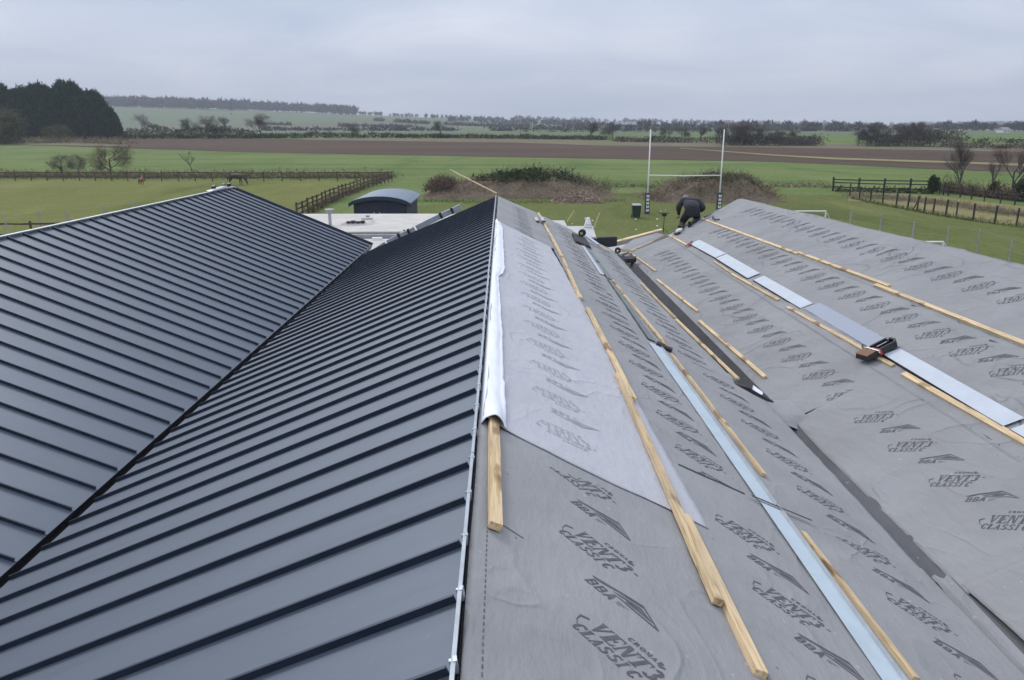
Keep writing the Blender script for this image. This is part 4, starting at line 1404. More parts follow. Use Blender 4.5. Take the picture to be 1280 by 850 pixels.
# things by the worker
p = RR(850, 293)
hg = tool_root("power_tool", "small white and brown power tool lying beside the worker's boots", "power tool", frame_on(ZRR, p[0], p[1], .06, math.radians(200)))
mb = MB(); mb.tube([(-.12, 0, .06), (-.05, 0, .07), (.04, 0, .07), (.10, 0, .06)], [.035, .055, .05, .03], 10); mb.build("body", M['white'], hg)
mb = MB(); mb.tube([(.0, 0, .08), (.03, -.05, .02), (.07, -.16, .0)], [.04, .035, .045], 8); mb.build("handle", M['boot'], hg)
mb = MB(); mb.lathe((.04, -.02, -.045), [(.06, 0), (.085, .02), (.085, .05), (.06, .07)], 12); mb.build("motor", M['black'], hg)
p = RR(893, 277)
sg = tool_root("sealant_gun", "black sealant gun lying beside the start of the upper batten row", "sealant gun", frame_on(ZRR, p[0], p[1], .05, math.radians(75)))
mb = MB(); mb.tube([(-.08, 0, .05), (.22, 0, .05)], .032, 10); mb.build("barrel", M['black'], sg)
mb = MB(); mb.tube([(-.08, 0, .05), (-.24, .0, .05)], .010, 6); mb.build("rod", M['steel'], sg)
mb = MB(); mb.tube([(-.08, 0, .04), (-.10, -.10, .0), (-.12, -.17, -.01)], .018, 6); mb.build("handle", M['black'], sg)
p = RR(864, 307)
rd = tool_root("snips", "small pair of red and black snips at the end of the farthest white flashing", "snips", frame_on(ZRR, p[0], p[1], .05, math.radians(50)))
for s in (-1, 1):
    mb = MB(); mb.tube([(-.22, s * .05, .03), (-.1, s * .04, .03), (0, 0, .03)], .018, 6); mb.build("grip", M['red'], rd)
    mb = MB(); mb.hexa([(0, -.02 + s * .012, .02), (.15, -.004 + s * .01, .02), (.15, .004 + s * .01, .02), (0, .02 + s * .012, .02), (0, -.02 + s * .012, .04), (.15, -.004 + s * .01, .04), (.15, .004 + s * .01, .04), (0, .02 + s * .012, .04)]); mb.build("blade", M['black'], rd)

# ------------------------------------------------------------------ the worker, kneeling with his back to us


def skin_body(name, verts, edges, radii, mat, parent, sub=2, root=0):
    me = bpy.data.meshes.new(name); me.from_pydata(verts, edges, []); me.update()
    o = bpy.data.objects.new(name, me); COL.objects.link(o); o.parent = parent
    me.materials.append(M[mat])
    md = o.modifiers.new("skin", 'SKIN'); md.use_smooth_shade = True
    if not me.skin_vertices: pass
    for i, r in enumerate(radii):
        r = r if isinstance(r, tuple) else (r, r)
        me.skin_vertices[0].data[i].radius = r
    me.skin_vertices[0].data[root].use_root = True
    s = o.modifiers.new("sub", 'SUBSURF'); s.levels = sub; s.render_levels = sub
    return o


kn = RR(865, 281)
kp = Vector(slope_pt(kn[0], kn[1], .03, ZRR, T))
man = thing("person", "worker in charcoal jacket and black trousers kneeling, back turned, at the far roof edge", "person", kp)
man.scale = (1.02, .92, .84)
sl = lambda x: T * x                      # height of the roof under a local x offset
# local axes: x up the slope to the right, y away from the camera
bv = [(.02, .10, .40),            # 0 pelvis
      (.02, .22, .58), (.02, .40, .74), (.03, .54, .80),          # spine bent forward
      (.01, .64, .81), (-.02, .72, .79),                             # neck base, neck
      (-.17, .54, .79), (-.29, .60, .57), (-.25, .78, .33), (-.23, .84, .23),   # left arm
      (.25, .50, .76), (.42, .50, .55), (.44, .72, .40), (.42, .80, .34),      # right arm
      (-.12, .10, .34), (-.20, .26, .12), (-.22, .30, .00), (-.30, .02, -.06), (-.38, -.26, -.09),   # left leg
      (.15, .10, .36), (.20, .26, .20), (.20, .30, .14), (.12, .02, .10), (-.08, -.22, .02)]          # right leg
be = [(0, 1), (1, 2), (2, 3), (3, 4), (4, 5), (3, 6), (6, 7), (7, 8), (8, 9), (3, 10), (10, 11), (11, 12), (12, 13),
      (0, 14), (14, 15), (15, 16), (16, 17), (17, 18), (0, 19), (19, 20), (20, 21), (21, 22), (22, 23)]
br = [(.235, .17), (.22, .16), (.22, .15), (.19, .12), .08, .065, .10, .085, .06, .045, .10, .085, .06, .045,
      .15, .125, .10, .085, .06, .15, .125, .10, .085, .06]
skin_body("body", bv, be, br, 'trouser', man)
jv = [(.02, .15, .50), (.02, .26, .63), (.02, .42, .76), (.03, .54, .81), (0, .64, .83),
      (-.17, .54, .80), (-.30, .59, .58), (-.26, .76, .35), (.25, .50, .77), (.43, .50, .55), (.45, .71, .41)]
je = [(0, 1), (1, 2), (2, 3), (3, 4), (3, 5), (5, 6), (6, 7), (3, 8), (8, 9), (9, 10)]
skin_body("jacket", jv, je, [(.255, .18), (.255, .19), (.265, .19), (.23, .15), .10, .125, .105, .075, .125, .108, .078], 'jacket', man)
mb = MB(); mb.lathe((-.07, .74, .80), [(.03, -.12), (.085, -.07), (.10, .0), (.095, .06), (.06, .105), (.01, .12)], 14); mb.build("head", M['skin'], man, smooth=True)
mb = MB(); mb.lathe((-.07, .74, .84), [(.108, -.02), (.112, .03), (.10, .08), (.06, .12), (.01, .135)], 14); mb.build("hat", M['cap'], man, smooth=True)
for (hx, hy, hz, s) in ((-.23, .86, .21, -1), (.42, .82, .32, 1)):
    hv = [(hx, hy, hz), (hx, hy + .06, hz - .05)]; he = [(0, 1)]; hr = [.034, .036]
    for k in range(4):
        ox = (k - 1.5) * .022; L_ = (.8, 1, .95, .75)[k]
        i0 = len(hv); hv += [(hx + ox, hy + .09, hz - .075), (hx + ox, hy + .09 + .035 * L_, hz - .12), (hx + ox, hy + .09 + .03 * L_, hz - .15)]
        he += [(1, i0), (i0, i0 + 1), (i0 + 1, i0 + 2)]; hr += [.010, .009, .008]
    i0 = len(hv); hv += [(hx - s * .045, hy + .05, hz - .05), (hx - s * .055, hy + .085, hz - .085)]; he += [(0, i0), (i0, i0 + 1)]; hr += [.012, .009]
    skin_body("hand", hv, he, hr, 'skin', man, 1)
for (bx, by, bz, yaw_) in ((-.42, -.36, -.09, .35), (-.12, -.32, .04, .3)):
    mb = MB()
    d = Vector((math.sin(yaw_) * -1, -math.cos(yaw_), 0)); s = Vector((d.y, -d.x, 0))
    c = Vector((bx, by, bz))
    P_ = lambda a, b, h: tuple(c + d * a + s * b + Vector((0, 0, h)))
    # boot lying toe down: shaft, foot with heel up
    mb.tube([P_(-.16, 0, .02), P_(-.06, 0, .03), P_(.02, 0, .03)], [.062, .060, .062], 10)
    mb.hexa([P_(-.03, -.05, -.10), P_(.05, -.05, -.10), P_(.05, .05, -.10), P_(-.03, .05, -.10), P_(-.05, -.052, .09), P_(.07, -.05, .09), P_(.07, .05, .09), P_(-.05, .052, .09)])
    mb.build("boot", M['boot'], man, bevel=.02)
    mb = MB(); mb.hexa([P_(.053, -.055, -.12), P_(.075, -.055, -.12), P_(.075, .055, -.12), P_(.053, .055, -.12), P_(.073, -.055, .10), P_(.095, -.055, .10), P_(.095, .055, .10), P_(.073, .055, .10)])
    mb.build("boot_sole", M['sole'], man, bevel=.008)

# ------------------------------------------------------------------ low buildings and things behind the roofs
bl = thing("flat_roofed_cabin", "low cabin with a cream felt roof in front of the navy hut", "building")
mb = MB(); mb.box(-12.0, -1.0, 32.15, 37.8, 0.0, 2.52); mb.build("wall", M['wall'], bl)
mb = MB(); mb.hexa([(-12.3, 32.0, 2.54), (-.7, 32.0, 2.54), (-.7, 38.6, 2.54), (-12.3, 38.6, 2.54), (-12.3, 32.0, 2.62), (-.7, 32.0, 2.62), (-.7, 38.6, 2.66), (-12.3, 38.6, 2.66)])
rf_ = mb.build("roof", M['flat_roof'], bl, bevel=.03)
for (px, py, Y, hh) in ((413, 272, 34, .55), (440, 283, 33.2, .0)):
    if hh:
        q = at_depth(px, 284, Y); mb = MB(); mb.tube([(q.x, Y, 2.55), (q.x, Y, 2.62 + hh)], .07, 8); mb.tube([(q.x, Y, 2.62 + hh), (q.x, Y, 2.80 + hh)], [.10, .22], 8); mb.build("flue", M['parapet'], rf_)
q = at_depth(449, 280, 34.8)
mb = MB(); mb.hexa([(q.x - .75, 33.9, 2.62), (q.x + .75, 33.9, 2.62), (q.x + .75, 35.4, 2.6), (q.x - .75, 35.4, 2.6), (q.x - .55, 34.1, 2.74), (q.x + .55, 34.1, 2.74), (q.x + .55, 35.2, 2.74), (q.x - .55, 35.2, 2.74)])
sk = mb.build("roof_light", M['flat_roof'], rf_)
mb = MB()
for i in range(4): mb.box(q.x - .42 + .21 * i, q.x - .25 + .21 * i, 34.02, 34.22, 2.72, 2.80 + .03 * (i % 2))
mb.build("vent_grille", M['black'], sk)
mb = MB(); mb.box(q.x - .05, q.x + .4, 35.7, 36.1, 2.60, 2.75); mb.box(q.x + .05, q.x + .2, 36.3, 36.5, 2.6, 2.82); mb.build("vent", M['parapet'], rf_)
mb = MB(); mb.box(-7.45, -4.35, 31.85, 31.98, 2.24, 2.53); mb.build("parapet", M['parapet'], bl, bevel=.03)
mb = MB(); mb.box(-12.2, -2.0, 32.02, 32.12, .5, 2.53); mb.build("painted_shadow_board", M['black'], bl)  # black board added as the shadow below the cabin's roof edge
q = at_depth(500, 293, 30.4)
mb = MB(); mb.tube([(q.x, 31.75, 1.2), (q.x, 31.75, 2.72)], .05, 8); mb.build("vent_pipe", M['brown'], bl)
bl2 = thing("flat_roofed_annex", "lower pale flat roofed annex showing in the notch where the two metal roofs meet", "building")
mb = MB(); mb.box(-10.0, -1.2, 25.9, 31.5, 0, 2.20); mb.build("wall", M['wall'], bl2)
mb = MB(); mb.box(-10.1, -1.1, 25.8, 31.65, 2.21, 2.36); mb.build("roof", M['flat_roof'], bl2, bevel=.02)
mb = MB(); mb.box(-5.35, -4.95, 31.2, 31.4, 2.362, 2.46); mb.build("vent", M['white'], bl2)

# navy hut with a barrel roof
HX, HY, HW = ground_at(479, 300)[0] * 0 + (479 - 628) / 950 * 43.5, 43.0, 3.2
hut = thing("navy_hut", "navy boarded hut with a curved blue grey roof at the end of the paddock fence", "hut", (HX, HY, 0))
mb = MB(); mb.box(-HW / 2 + .12, HW / 2 - .12, 0, 5.4, .35, 2.75)
n_ = 14; pts = []
for i in range(n_ + 1):
    u = -1 + 2 * i / n_; pts.append((u * (HW / 2 - .12), 2.75 + .50 * math.sqrt(max(0, 1 - (u * .93) ** 2)) - .50 * math.sqrt(1 - .93 ** 2)))
mb.poly([(x, 0, z) for x, z in pts]); mb.poly([(x, 5.4, z) for x, z in reversed(pts)])
wall_ = mb.build("wall", M['navy'], hut)
for i in range(16):
    x = -HW / 2 + .22 + i * .178
    mb = MB(); mb.box(x, x + .165, -.028, -.002, .4, 2.70 if abs(x) > 1.2 else 2.82)
    mb.build("board", M['navy'], wall_)
mb = MB(); RO = []
for i in range(n_ + 1):
    u = -1 + 2 * i / n_; RO.append((u * (HW / 2 + .12), 2.72 + .62 * math.sqrt(max(0, 1 - (u * .92) ** 2)) - .62 * math.sqrt(1 - .92 ** 2)))
for (a, b) in zip(RO, RO[1:]):
    mb.hexa([(a[0], -.22, a[1]), (b[0], -.22, b[1]), (b[0], 5.6, b[1]), (a[0], 5.6, a[1]), (a[0], -.22, a[1] + .07), (b[0], -.22, b[1] + .07), (b[0], 5.6, b[1] + .07), (a[0], 5.6, a[1] + .07)])
mb.build("roof", M['hut_roof'], hut, smooth=False)
mb = MB()
for (a, b) in zip(RO, RO[1:]):
    mb.hexa([(a[0], -.26, a[1] - .14), (b[0], -.26, b[1] - .14), (b[0], -.225, b[1] - .14), (a[0], -.225, a[1] - .14), (a[0], -.26, a[1] + .06), (b[0], -.26, b[1] + .06), (b[0], -.225, b[1] + .06), (a[0], -.225, a[1] + .06)])
mb.build("fascia", M['navy'], hut)
for x in (-.22, .10):
    mb = MB(); mb.box(x - .12, x + .12, -.05, -.03, 1.3, 2.25); w_ = mb.build("window", M['navy'], hut)
    mb = MB(); mb.box(x - .09, x - .01, -.058, -.0505, 1.35, 2.2); mb.box(x + .02, x + .09, -.058, -.0505, 1.35, 2.2)
    mb.build("pane", M['hut_roof'], w_)
    mb = MB(); mb.box(x - .145, x - .118, -.062, -.03, 1.3, 2.28); mb.build("window_frame", M['white'], w_)
for x in (-1.3, 1.3):
    for y in (.6, 4.8):
        mb = MB(); mb.lathe((x, y, .35), [(.33, -.06), (.35, -.05), (.35, .05), (.33, .06)], 16, axis='Y'); mb.build("wheel", M['black'], hut)

# pale slabs and the black box behind the far eaves
sb = thing("pale_lean_to", "pale flat topped lean-to with black gutter section behind the far eaves of the middle roof", "building")
q1, q2 = at_depth(745, 297, 27.5), at_depth(690, 277, 31.0)
mb = MB(); mb.hexa([(.6, 25.2, 3.14), (3.12, 25.2, 3.14), (3.36, 28.2, 3.14), (.6, 28.2, 3.14), (.6, 25.2, 3.30), (3.12, 25.2, 3.30), (3.36, 28.2, 3.30), (.6, 28.2, 3.30)]); mb.build("roof", M['concrete'], sb, bevel=.02)
mb = MB(); mb.hexa([(.6, 28.25, 3.12), (2.42, 28.25, 3.12), (2.45, 30.2, 3.12), (.6, 30.2, 3.12), (.6, 28.25, 3.28), (2.42, 28.25, 3.28), (2.45, 30.2, 3.28), (.6, 30.2, 3.28)]); mb.build("upper_roof", M['concrete'], sb, bevel=.02)
mb = MB(); mb.box(.7, 2.95, 25.4, 28.0, 0, 3.12); mb.box(.7, 2.3, 28.3, 30.0, 0, 3.10); mb.build("wall", M['wall'], sb)
mb = MB(); mb.box(2.0, 3.16, 25.06, 25.17, 3.02, 3.26); mb.build("fascia", M['black'], sb)
a = at_depth(746, 303, 24.6); b = at_depth(771, 302, 24.6)
mb = MB(); mb.obox((a + b) / 2, ((b - a).x / 2, 0, (b - a).z / 2), (0, .10, 0), (0, 0, .17))
gb = mb.build("gutter_section", M['rubber'], bevel=.03)
tag(gb, "short length of black box gutter across the gap beyond the far eaves", "gutter")
lk = thing("link_roof", "low pale roof edge joining the middle and right buildings at their far ends", "building")
a, b = at_depth(771, 305, 24.9), at_depth(828, 290, 24.9)
for (nm, dz0, dz1, dy, mt) in (("fascia", -.22, .04, 0, 'concrete'), ("coping", .045, .085, -.03, 'timber_pale')):
    mb = MB(); mb.hexa([a + Vector((0, dy, dz0)), b + Vector((0, dy, dz0)), b + Vector((0, .25, dz0)), a + Vector((0, .25, dz0)), a + Vector((0, dy, dz1)), b + Vector((0, dy, dz1)), b + Vector((0, .25, dz1)), a + Vector((0, .25, dz1))])
    mb.build(nm, M[mt], lk)
q = [at_depth(748, 310, 23.9), at_depth(772, 318, 23.0), at_depth(795, 312, 23.0), at_depth(830, 294, 24.5), at_depth(771, 308, 24.7)]
mb = MB(); mb.poly(q); mb.poly([v - Vector((0, 0, .05)) for v in reversed(q)])
for i in range(5):
    j = (i + 1) % 5; mb.poly([q[i], q[i] - Vector((0, 0, .05)), q[j] - Vector((0, 0, .05)), q[j]])
mb.build("roof", M['concrete'], lk)
q = [at_depth(774, 313, 23.3), at_depth(790, 315, 23.0), at_depth(834, 296, 24.2), at_depth(822, 292, 24.6), at_depth(792, 300, 24.5)]
q = [v + Vector((0, 0, .03)) for v in q]
mb = MB(); mb.poly(q); mb.build("membrane_sheet", M['mem'], lk)
mb = MB(); mb.box(3.4, 4.4, 23.3, 24.8, 0, 2.4); mb.build("wall", M['wall'], lk)

# white bag on the lean-to roof
q = at_depth(735, 282, 27.7)
bag = thing("builders_bag", "white conical builder's bag with a dark mouth standing on the pale lean-to", "bag", (q.x, 27.7, 3.30))
mb = MB(); prof = [(.17, 0), (.19, .05), (.16, .16), (.115, .30), (.085, .40), (.07, .46)]
mb.lathe((0, 0, 0), prof, 14)
mb.v = [(x * (1 + .10 * mn.noise((x * 5, y * 5, z * 4))), y * (1 + .1 * mn.noise((y * 5, x * 5, z * 3))), z) for x, y, z in mb.v]
bag.scale = (.8, .8, .8)
mb.build("sack", M['white'], bag, smooth=True)
mb = MB(); mb.lathe((0, -.07, .36), [(.03, -.02), (.04, 0), (.03, .02)], 10, axis='Y'); mb.build("opening", M['black'], bag)
mb = MB()
for k in range(5): a_ = -2.2 + k * .35; mb.obox((.165 * math.cos(a_), .165 * math.sin(a_), .09), (.008, 0, 0), (0, .008, 0), (0, 0, .09))
mb.build("rib", M['parapet'], bag)


def stake(px0, py0, px1, py1, Y, label):
    a, b = at_depth(px1, py1, Y), at_depth(px0, py0, Y)
    free_bar("marker_stake", a, b, .04, .04, 'timber_pale', label, "stake", "pale stakes beside the white bag")


stake(718, 263, 709, 277, 31.9, "pale stake leaning left of the white bag")
stake(749.5, 266, 742, 286, 29.6, "pale stake leaning right of the white bag")

# ------------------------------------------------------------------ foliage and branch helpers
rng = np.random.default_rng(5)


def tri_cloud(centres, size, aspect=0.35, up=0.0, outward=None, sz_var=0.5):
    """one thin triangle per centre, pointing at random, upward or outward"""
    n = len(centres)
    d = rng.normal(size=(n, 3)); d /= np.linalg.norm(d, axis=1)[:, None]
    d[:, 2] += up
    if outward is not None: d += outward
    d /= np.linalg.norm(d, axis=1)[:, None]
    r = rng.normal(size=(n, 3)); s = np.cross(d, r); s /= np.linalg.norm(s, axis=1)[:, None]
    L_ = (size * (1 + sz_var * rng.uniform(-1, 1, n)))[:, None]
    a = centres - s * L_ * aspect / 2; b = centres + s * L_ * aspect / 2; c = centres + d * L_
    return np.stack([a, b, c], axis=1)


def clumps(n_clump, n_each, rx, ry, rz, spread, z0=0.0, shell=0.75):
    """points in clumps spread through an ellipsoid sitting on z0"""
    u = rng.normal(size=(n_clump, 3)); u /= np.linalg.norm(u, axis=1)[:, None]
    rad = rng.uniform(shell, 1.0, n_clump) ** 0.6
    c = u * rad[:, None] * np.array([rx, ry, rz]) + np.array([0, 0, z0 + rz])
    c = c[c[:, 2] > z0 + 0.02 * rz]
    p = np.repeat(c, n_each, axis=0) + rng.normal(size=(len(c) * n_each, 3)) * spread
    p[:, 2] = np.maximum(p[:, 2], z0 + 0.02)
    return p


def branches(mb, base, h, r0, seed, spread=0.55, levels=4, kids=4, twig_out=None, lean=0.0, first=0.3):
    rr = random.Random(seed)

    def grow(p, d, L_, r, lev):
        k = 3 if lev < levels else 2
        pts = [p]; rad = [r]
        q = p.copy(); dd = d.copy()
        for i in range(k):
            dd = (dd + Vector((rr.gauss(0, .10), rr.gauss(0, .10), rr.gauss(0.05, .06)))).normalized()
            q = q + dd * (L_ / k); pts.append(q.copy()); rad.append(max(.006, r * (1 - .42 * (i + 1) / k)))
        mb.tube(pts, rad, 6 if lev == 0 else (4 if lev < 3 else 3), 0, caps=False)
        if lev >= levels:
            if twig_out is not None: twig_out.append((pts[-1], dd, L_))
            return
        n = kids + (1 if rr.random() < .5 else 0)
        for i in range(n):
            t = first + (1 - first) * (i + .6) / n if lev == 0 else .35 + .65 * (i + rr.random()) / n
            t = min(1, t)
            j = min(k - 1, int(t * k)); f = t * k - j
            b = pts[j].lerp(pts[j + 1], f)
            a = rr.uniform(0, 6.283)
            s = dd.cross(Vector((math.cos(a), math.sin(a), .3))).normalized()
            nd = (dd * (1 - spread * .55) + s * spread * rr.uniform(.75, 1.3) + Vector((0, 0, .12))).normalized()
            grow(b, nd, L_ * rr.uniform(.52, .72), rad[j] * .62, lev + 1)
        if lev > 0: grow(pts[-1], dd, L_ * .6, rad[-1], lev + 1)
    grow(Vector(base), Vector((lean, 0, 1)).normalized(), h * .45, r0, 0)


def bare_tree(name, label, cat, h, seed, spread=.55, group=None, twigmat='twig', levels=4, kids=4, twigs=5, lean=0.0, tw=0.035, first=0.3):
    root = thing(name, label, cat, group=group)
    mb = MB(); tips = []
    branches(mb, (0, 0, -.15), h, h * .022, seed, spread, levels, kids, tips, lean, first)
    zt = max(v[2] for v in mb.v); k = h / (zt * 1.04)
    mb.v = [(x * k, y * k, z * k) for x, y, z in mb.v]
    mb.build("trunk", M['bark'], root, smooth=True)
    P = np.array([[q.x * k, q.y * k, q.z * k] for q, d, l in tips]); D = np.array([[d.x, d.y, d.z] for q, d, l in tips])
    P = np.repeat(P, twigs, axis=0); D = np.repeat(D, twigs, axis=0)
    P = P + rng.normal(size=P.shape) * h * .012
    tr = tri_cloud(P, np.full(len(P), h * .085), tw, outward=D * 1.5, up=.2)
    mb = MB(); mb.tris(tr); mb.build("crown", M[twigmat], root)
    return root


def bush(name, label, cat, rx, ry, rz, mat, n=70, each=26, size=.35, aspect=.5, group=None, stems=6, up=.3, shell=.5):
    root = thing(name, label, cat, group=group)
    p = clumps(n, each, rx, ry, rz, min(rx, rz) * .16, 0, shell)
    mb = MB(); mb.tris(tri_cloud(p, np.full(len(p), size), aspect, up))
    mb.build("foliage", M[mat], root)
    mb = MB()
    for i in range(stems):
        a = rng.uniform(0, 6.28); e = Vector((math.cos(a) * rx * .6, math.sin(a) * ry * .6, rz * rng.uniform(.9, 1.6)))
        mb.tube([(0, 0, -.1), e * .5 + Vector((0, 0, rz * .15)), e], [.05 * rz * .4 + .015, .03, .012], 4, caps=False)
    mb.build("stem", M['bark'], root)["kind"] = "stuff"
    return root


def put(root, px, py, rz=None, scale=1.0):
    root.location = ground_at(px, py)
    root.rotation_euler = (0, 0, rnd.uniform(0, 6.28) if rz is None else rz)
    root.scale = scale if isinstance(scale, tuple) else (scale,) * 3
    return root


def px_m(px, py):
    """metres per photo pixel at a ground point"""
    return ground_at(px, py)[1] / F


# ------------------------------------------------------------------ earth mounds


def mound(name, label, pxl, pxr, py_base, py_top, depth, mat, seed, peaks, rough=.55):
    yb = ground_at((pxl + pxr) / 2, py_base)[1]
    xl = at_depth(pxl, 250, yb).x; xr = at_depth(pxr, 250, yb).x
    hmax = at_depth((pxl + pxr) / 2, py_top, yb + depth * .5).z * .80
    root = thing(name, label, "earth mound", ((xl + xr) / 2, yb + depth / 2, 0))
    w = xr - xl
    nx_, ny_ = 90, 40

    def hh(u, v):
        e = max(0.0, 1 - abs(2 * v - 1) ** 2.6) * max(0, 1 - abs(2 * u - 1) ** 4) ** .7
        s = sum(a * math.exp(-((u - c) / q) ** 2) for c, q, a in peaks)
        z = hmax * s * e
        z += e * rough * (mn.noise((u * w * .45, v * depth * .45, seed)) + .6 * mn.noise((u * w * 1.3, v * depth * 1.3, seed + 3)) + .3 * mn.noise((u * w * 3, v * depth * 3, seed + 5)))
        return max(-.05, z)
    mb = MB()
    for j in range(ny_ + 1):
        for i in range(nx_ + 1):
            u, v = i / nx_, j / ny_
            mb.v.append(((u - .5) * w, (v - .5) * depth, hh(u, v) - (.06 if (i in (0, nx_) or j in (0, ny_)) else 0)))
    for j in range(ny_):
        for i in range(nx_):
            a = j * (nx_ + 1) + i; mb.f.append((a, a + 1, a + nx_ + 2, a + nx_ + 1)); mb.m.append(0)
    mb.build("soil", M[mat], root, smooth=True)
    return root, hh, w, depth


def scrub(root, hh, w, dp, mat, name, u0, u1, v0, v1, n, size, aspect, up, lift=.0, each=8, spread=.25):
    c = np.column_stack([rng.uniform(u0, u1, n), rng.uniform(v0, v1, n)])
    P = []
    for u, v in c:
        z = hh(u, v)
        for _ in range(each):
            P.append(((u - .5) * w + rng.normal() * spread, (v - .5) * dp + rng.normal() * spread, z + lift + abs(rng.normal()) * spread * .8))
    P = np.array(P)
    mb = MB(); mb.tris(tri_cloud(P, np.full(len(P), size), aspect, up))
    o = mb.build(name, M[mat], root); tag(o, kind="stuff")
    return o


m1, h1, w1, d1 = mound("earth_mound", "long overgrown earth mound with brambles on top, behind the middle roof's peak", 524, 778, 249, 213, 13, 'mound', 1.0,
                       [(.22, .16, .62), (.5, .17, .92), (.75, .17, .72), (.93, .08, .35), (.08, .06, .45)])
scrub(m1, h1, w1, d1, 'bramble', "bramble", .28, .80, .28, .62, 120, .28, .55, .5, each=14, spread=.35)
scrub(m1, h1, w1, d1, 'bramble', "bramble", .36, .62, .20, .50, 110, .26, .55, .5, lift=.15, each=14, spread=.35)
scrub(m1, h1, w1, d1, 'brownscrub', "dead_scrub", .03, .97, .06, .6, 300, .42, .09, .5, each=8, spread=.35)
scrub(m1, h1, w1, d1, 'brownscrub', "dead_scrub", .04, .14, .15, .5, 120, .6, .10, .4, lift=.2, each=16, spread=.4)
scrub(m1, h1, w1, d1, 'drygrass', "dry_grass", .10, .95, .02, .5, 200, .45, .08, .9, each=8, spread=.35)
scrub(m1, h1, w1, d1, 'twig', "bare_twigs", .30, .98, .35, .7, 120, 1.0, .03, 1.0, each=8, spread=.4)
m2, h2_, w2, d2 = mound("earth_mound", "brown brush covered earth mound between and behind the rugby posts", 812, 990, 254, 219, 12, 'mound', 8.0,
                        [(.30, .2, .62), (.58, .2, .95), (.80, .14, .62), (.95, .06, .4)])
scrub(m2, h2_, w2, d2, 'brownscrub', "dead_scrub", .02, .98, .05, .7, 420, .42, .09, .5, each=9, spread=.35)
scrub(m2, h2_, w2, d2, 'bramble', "bramble", .42, .85, .3, .6, 90, .26, .5, .5, each=10, spread=.3)
scrub(m2, h2_, w2, d2, 'drygrass', "dry_grass", .05, .95, .03, .5, 200, .45, .08, .9, each=8, spread=.35)
scrub(m2, h2_, w2, d2, 'twig', "bare_twigs", .3, .95, .4, .7, 90, .9, .03, 1.0, each=8, spread=.4)
m3, h3_, w3, d3 = mound("rubble_heap", "small pale rubble heap at the foot of the overgrown mound", 690, 762, 255, 236, 5, 'rubble', 15.0, [(.45, .22, .95), (.75, .15, .5), (.2, .12, .5)], .28)
m3["category"] = "rubble heap"
mb = MB()
for i in range(500):
    u, v = rng.uniform(.06, .94), rng.uniform(.04, .6); z = h3_(u, v); s = rng.uniform(.05, .16)
    a = rng.normal(size=3); a /= np.linalg.norm(a); b = np.cross(a, rng.normal(size=3)); b /= np.linalg.norm(b); c = np.cross(a, b)
    mb.obox(((u - .5) * w3, (v - .5) * d3, z + s * .2), a * s, b * s * .7, c * s * .5)
tag(mb.build("stone", M['rubble'], m3), kind="stuff")
# low bank linking the mounds
mb = MB(); P = []
for px in np.linspace(760, 1050, 260):
    g = ground_at(px, 236 + 2.0 * math.sin(px * .03))
    for _ in range(7): P.append((g[0] + rng.normal() * .3, g[1] + rng.normal() * .5, g[2] + abs(rng.normal()) * .22))
P = np.array(P); mb.tris(tri_cloud(P, np.full(len(P), .5), .1, .5))
tag(mb.build("rough_grass_bank", M['brownscrub']), kind="stuff")

# ------------------------------------------------------------------ rugby posts, goals, bin
bl_, br_ = ground_at(806, 272), ground_at(896.5, 263)
yy = (bl_[1] + br_[1]) / 2
rp = thing("rugby_posts", "white rugby goal posts with navy padding standing on the turf behind the worker", "rugby posts", ((bl_[0] + br_[0]) / 2, yy, 0))
PW = at_depth(896.5, 263, yy).x - at_depth(807, 263, yy).x
for s in (-1, 1):
    mb = MB(); mb.tube([(s * PW / 2, 0, 0), (s * PW / 2, 0, 3.2), (s * PW / 2, 0, 6.75)], [.060, .058, .045], 10); mb.build("post", M['white'], rp, smooth=True)
    mb = MB(); mb.box(s * PW / 2 - .19, s * PW / 2 + .19, -.19, .19, 0, 1.72 if s < 0 else 1.75)
    pad = mb.build("post_pad", M['navy'], rp, bevel=.05)
    for k in range(5):
        mb = MB(); z = .22 + k * .29
        mb.box(s * PW / 2 - .115, s * PW / 2 + .115, -.198, -.1905, z, z + .10); mb.box(s * PW / 2 - .115, s * PW / 2 - .03, -.198, -.1905, z + .102, z + .20)
        mb.box(s * PW / 2 + .03, s * PW / 2 + .115, -.198, -.1905, z + .102, z + .2); mb.build("pad_marking", M['white'], pad)
mb = MB(); mb.tube([(-PW / 2, 0, 3.12), (0, 0, 3.08), (PW / 2, 0, 3.12)], .05, 10); mb.build("crossbar", M['white'], rp, smooth=True)
g = ground_at(795, 272.5)
bn = thing("wheelie_bin", "dark green bin standing on the turf left of the rugby posts", "bin", g)
bw, bh = 10.5 * g[1] / F, 17 * g[1] / F
mb = MB(); mb.hexa([(-bw * .40, -.28, .10), (bw * .40, -.28, .10), (bw * .40, .28, .10), (-bw * .40, .28, .10), (-bw / 2, -.36, bh * .92), (bw / 2, -.36, bh * .92), (bw / 2, .36, bh * .92), (-bw / 2, .36, bh * .92)]); mb.build("body", M['bin'], bn, bevel=.03)
mb = MB(); mb.hexa([(-bw * .53, -.42, bh * .925), (bw * .53, -.42, bh * .925), (bw * .53, .42, bh * .925), (-bw * .53, .42, bh * .925), (-bw * .48, -.36, bh), (bw * .48, -.36, bh), (bw * .48, .34, bh * 1.03), (-bw * .48, .34, bh * 1.03)]); mb.build("lid", M['parapet'], bn, bevel=.02)
for s in (-1, 1):
    mb = MB(); mb.tube([(s * bw * .42, .30, .13), (s * bw * .50, .30, .13)], .13, 12); mb.build("wheel", M['rubber'], bn)
g = ground_at(829, 291)
bd = thing("black_stand", "thin black stand with a small dark tray head on the lawn left of the worker", "stand", g)
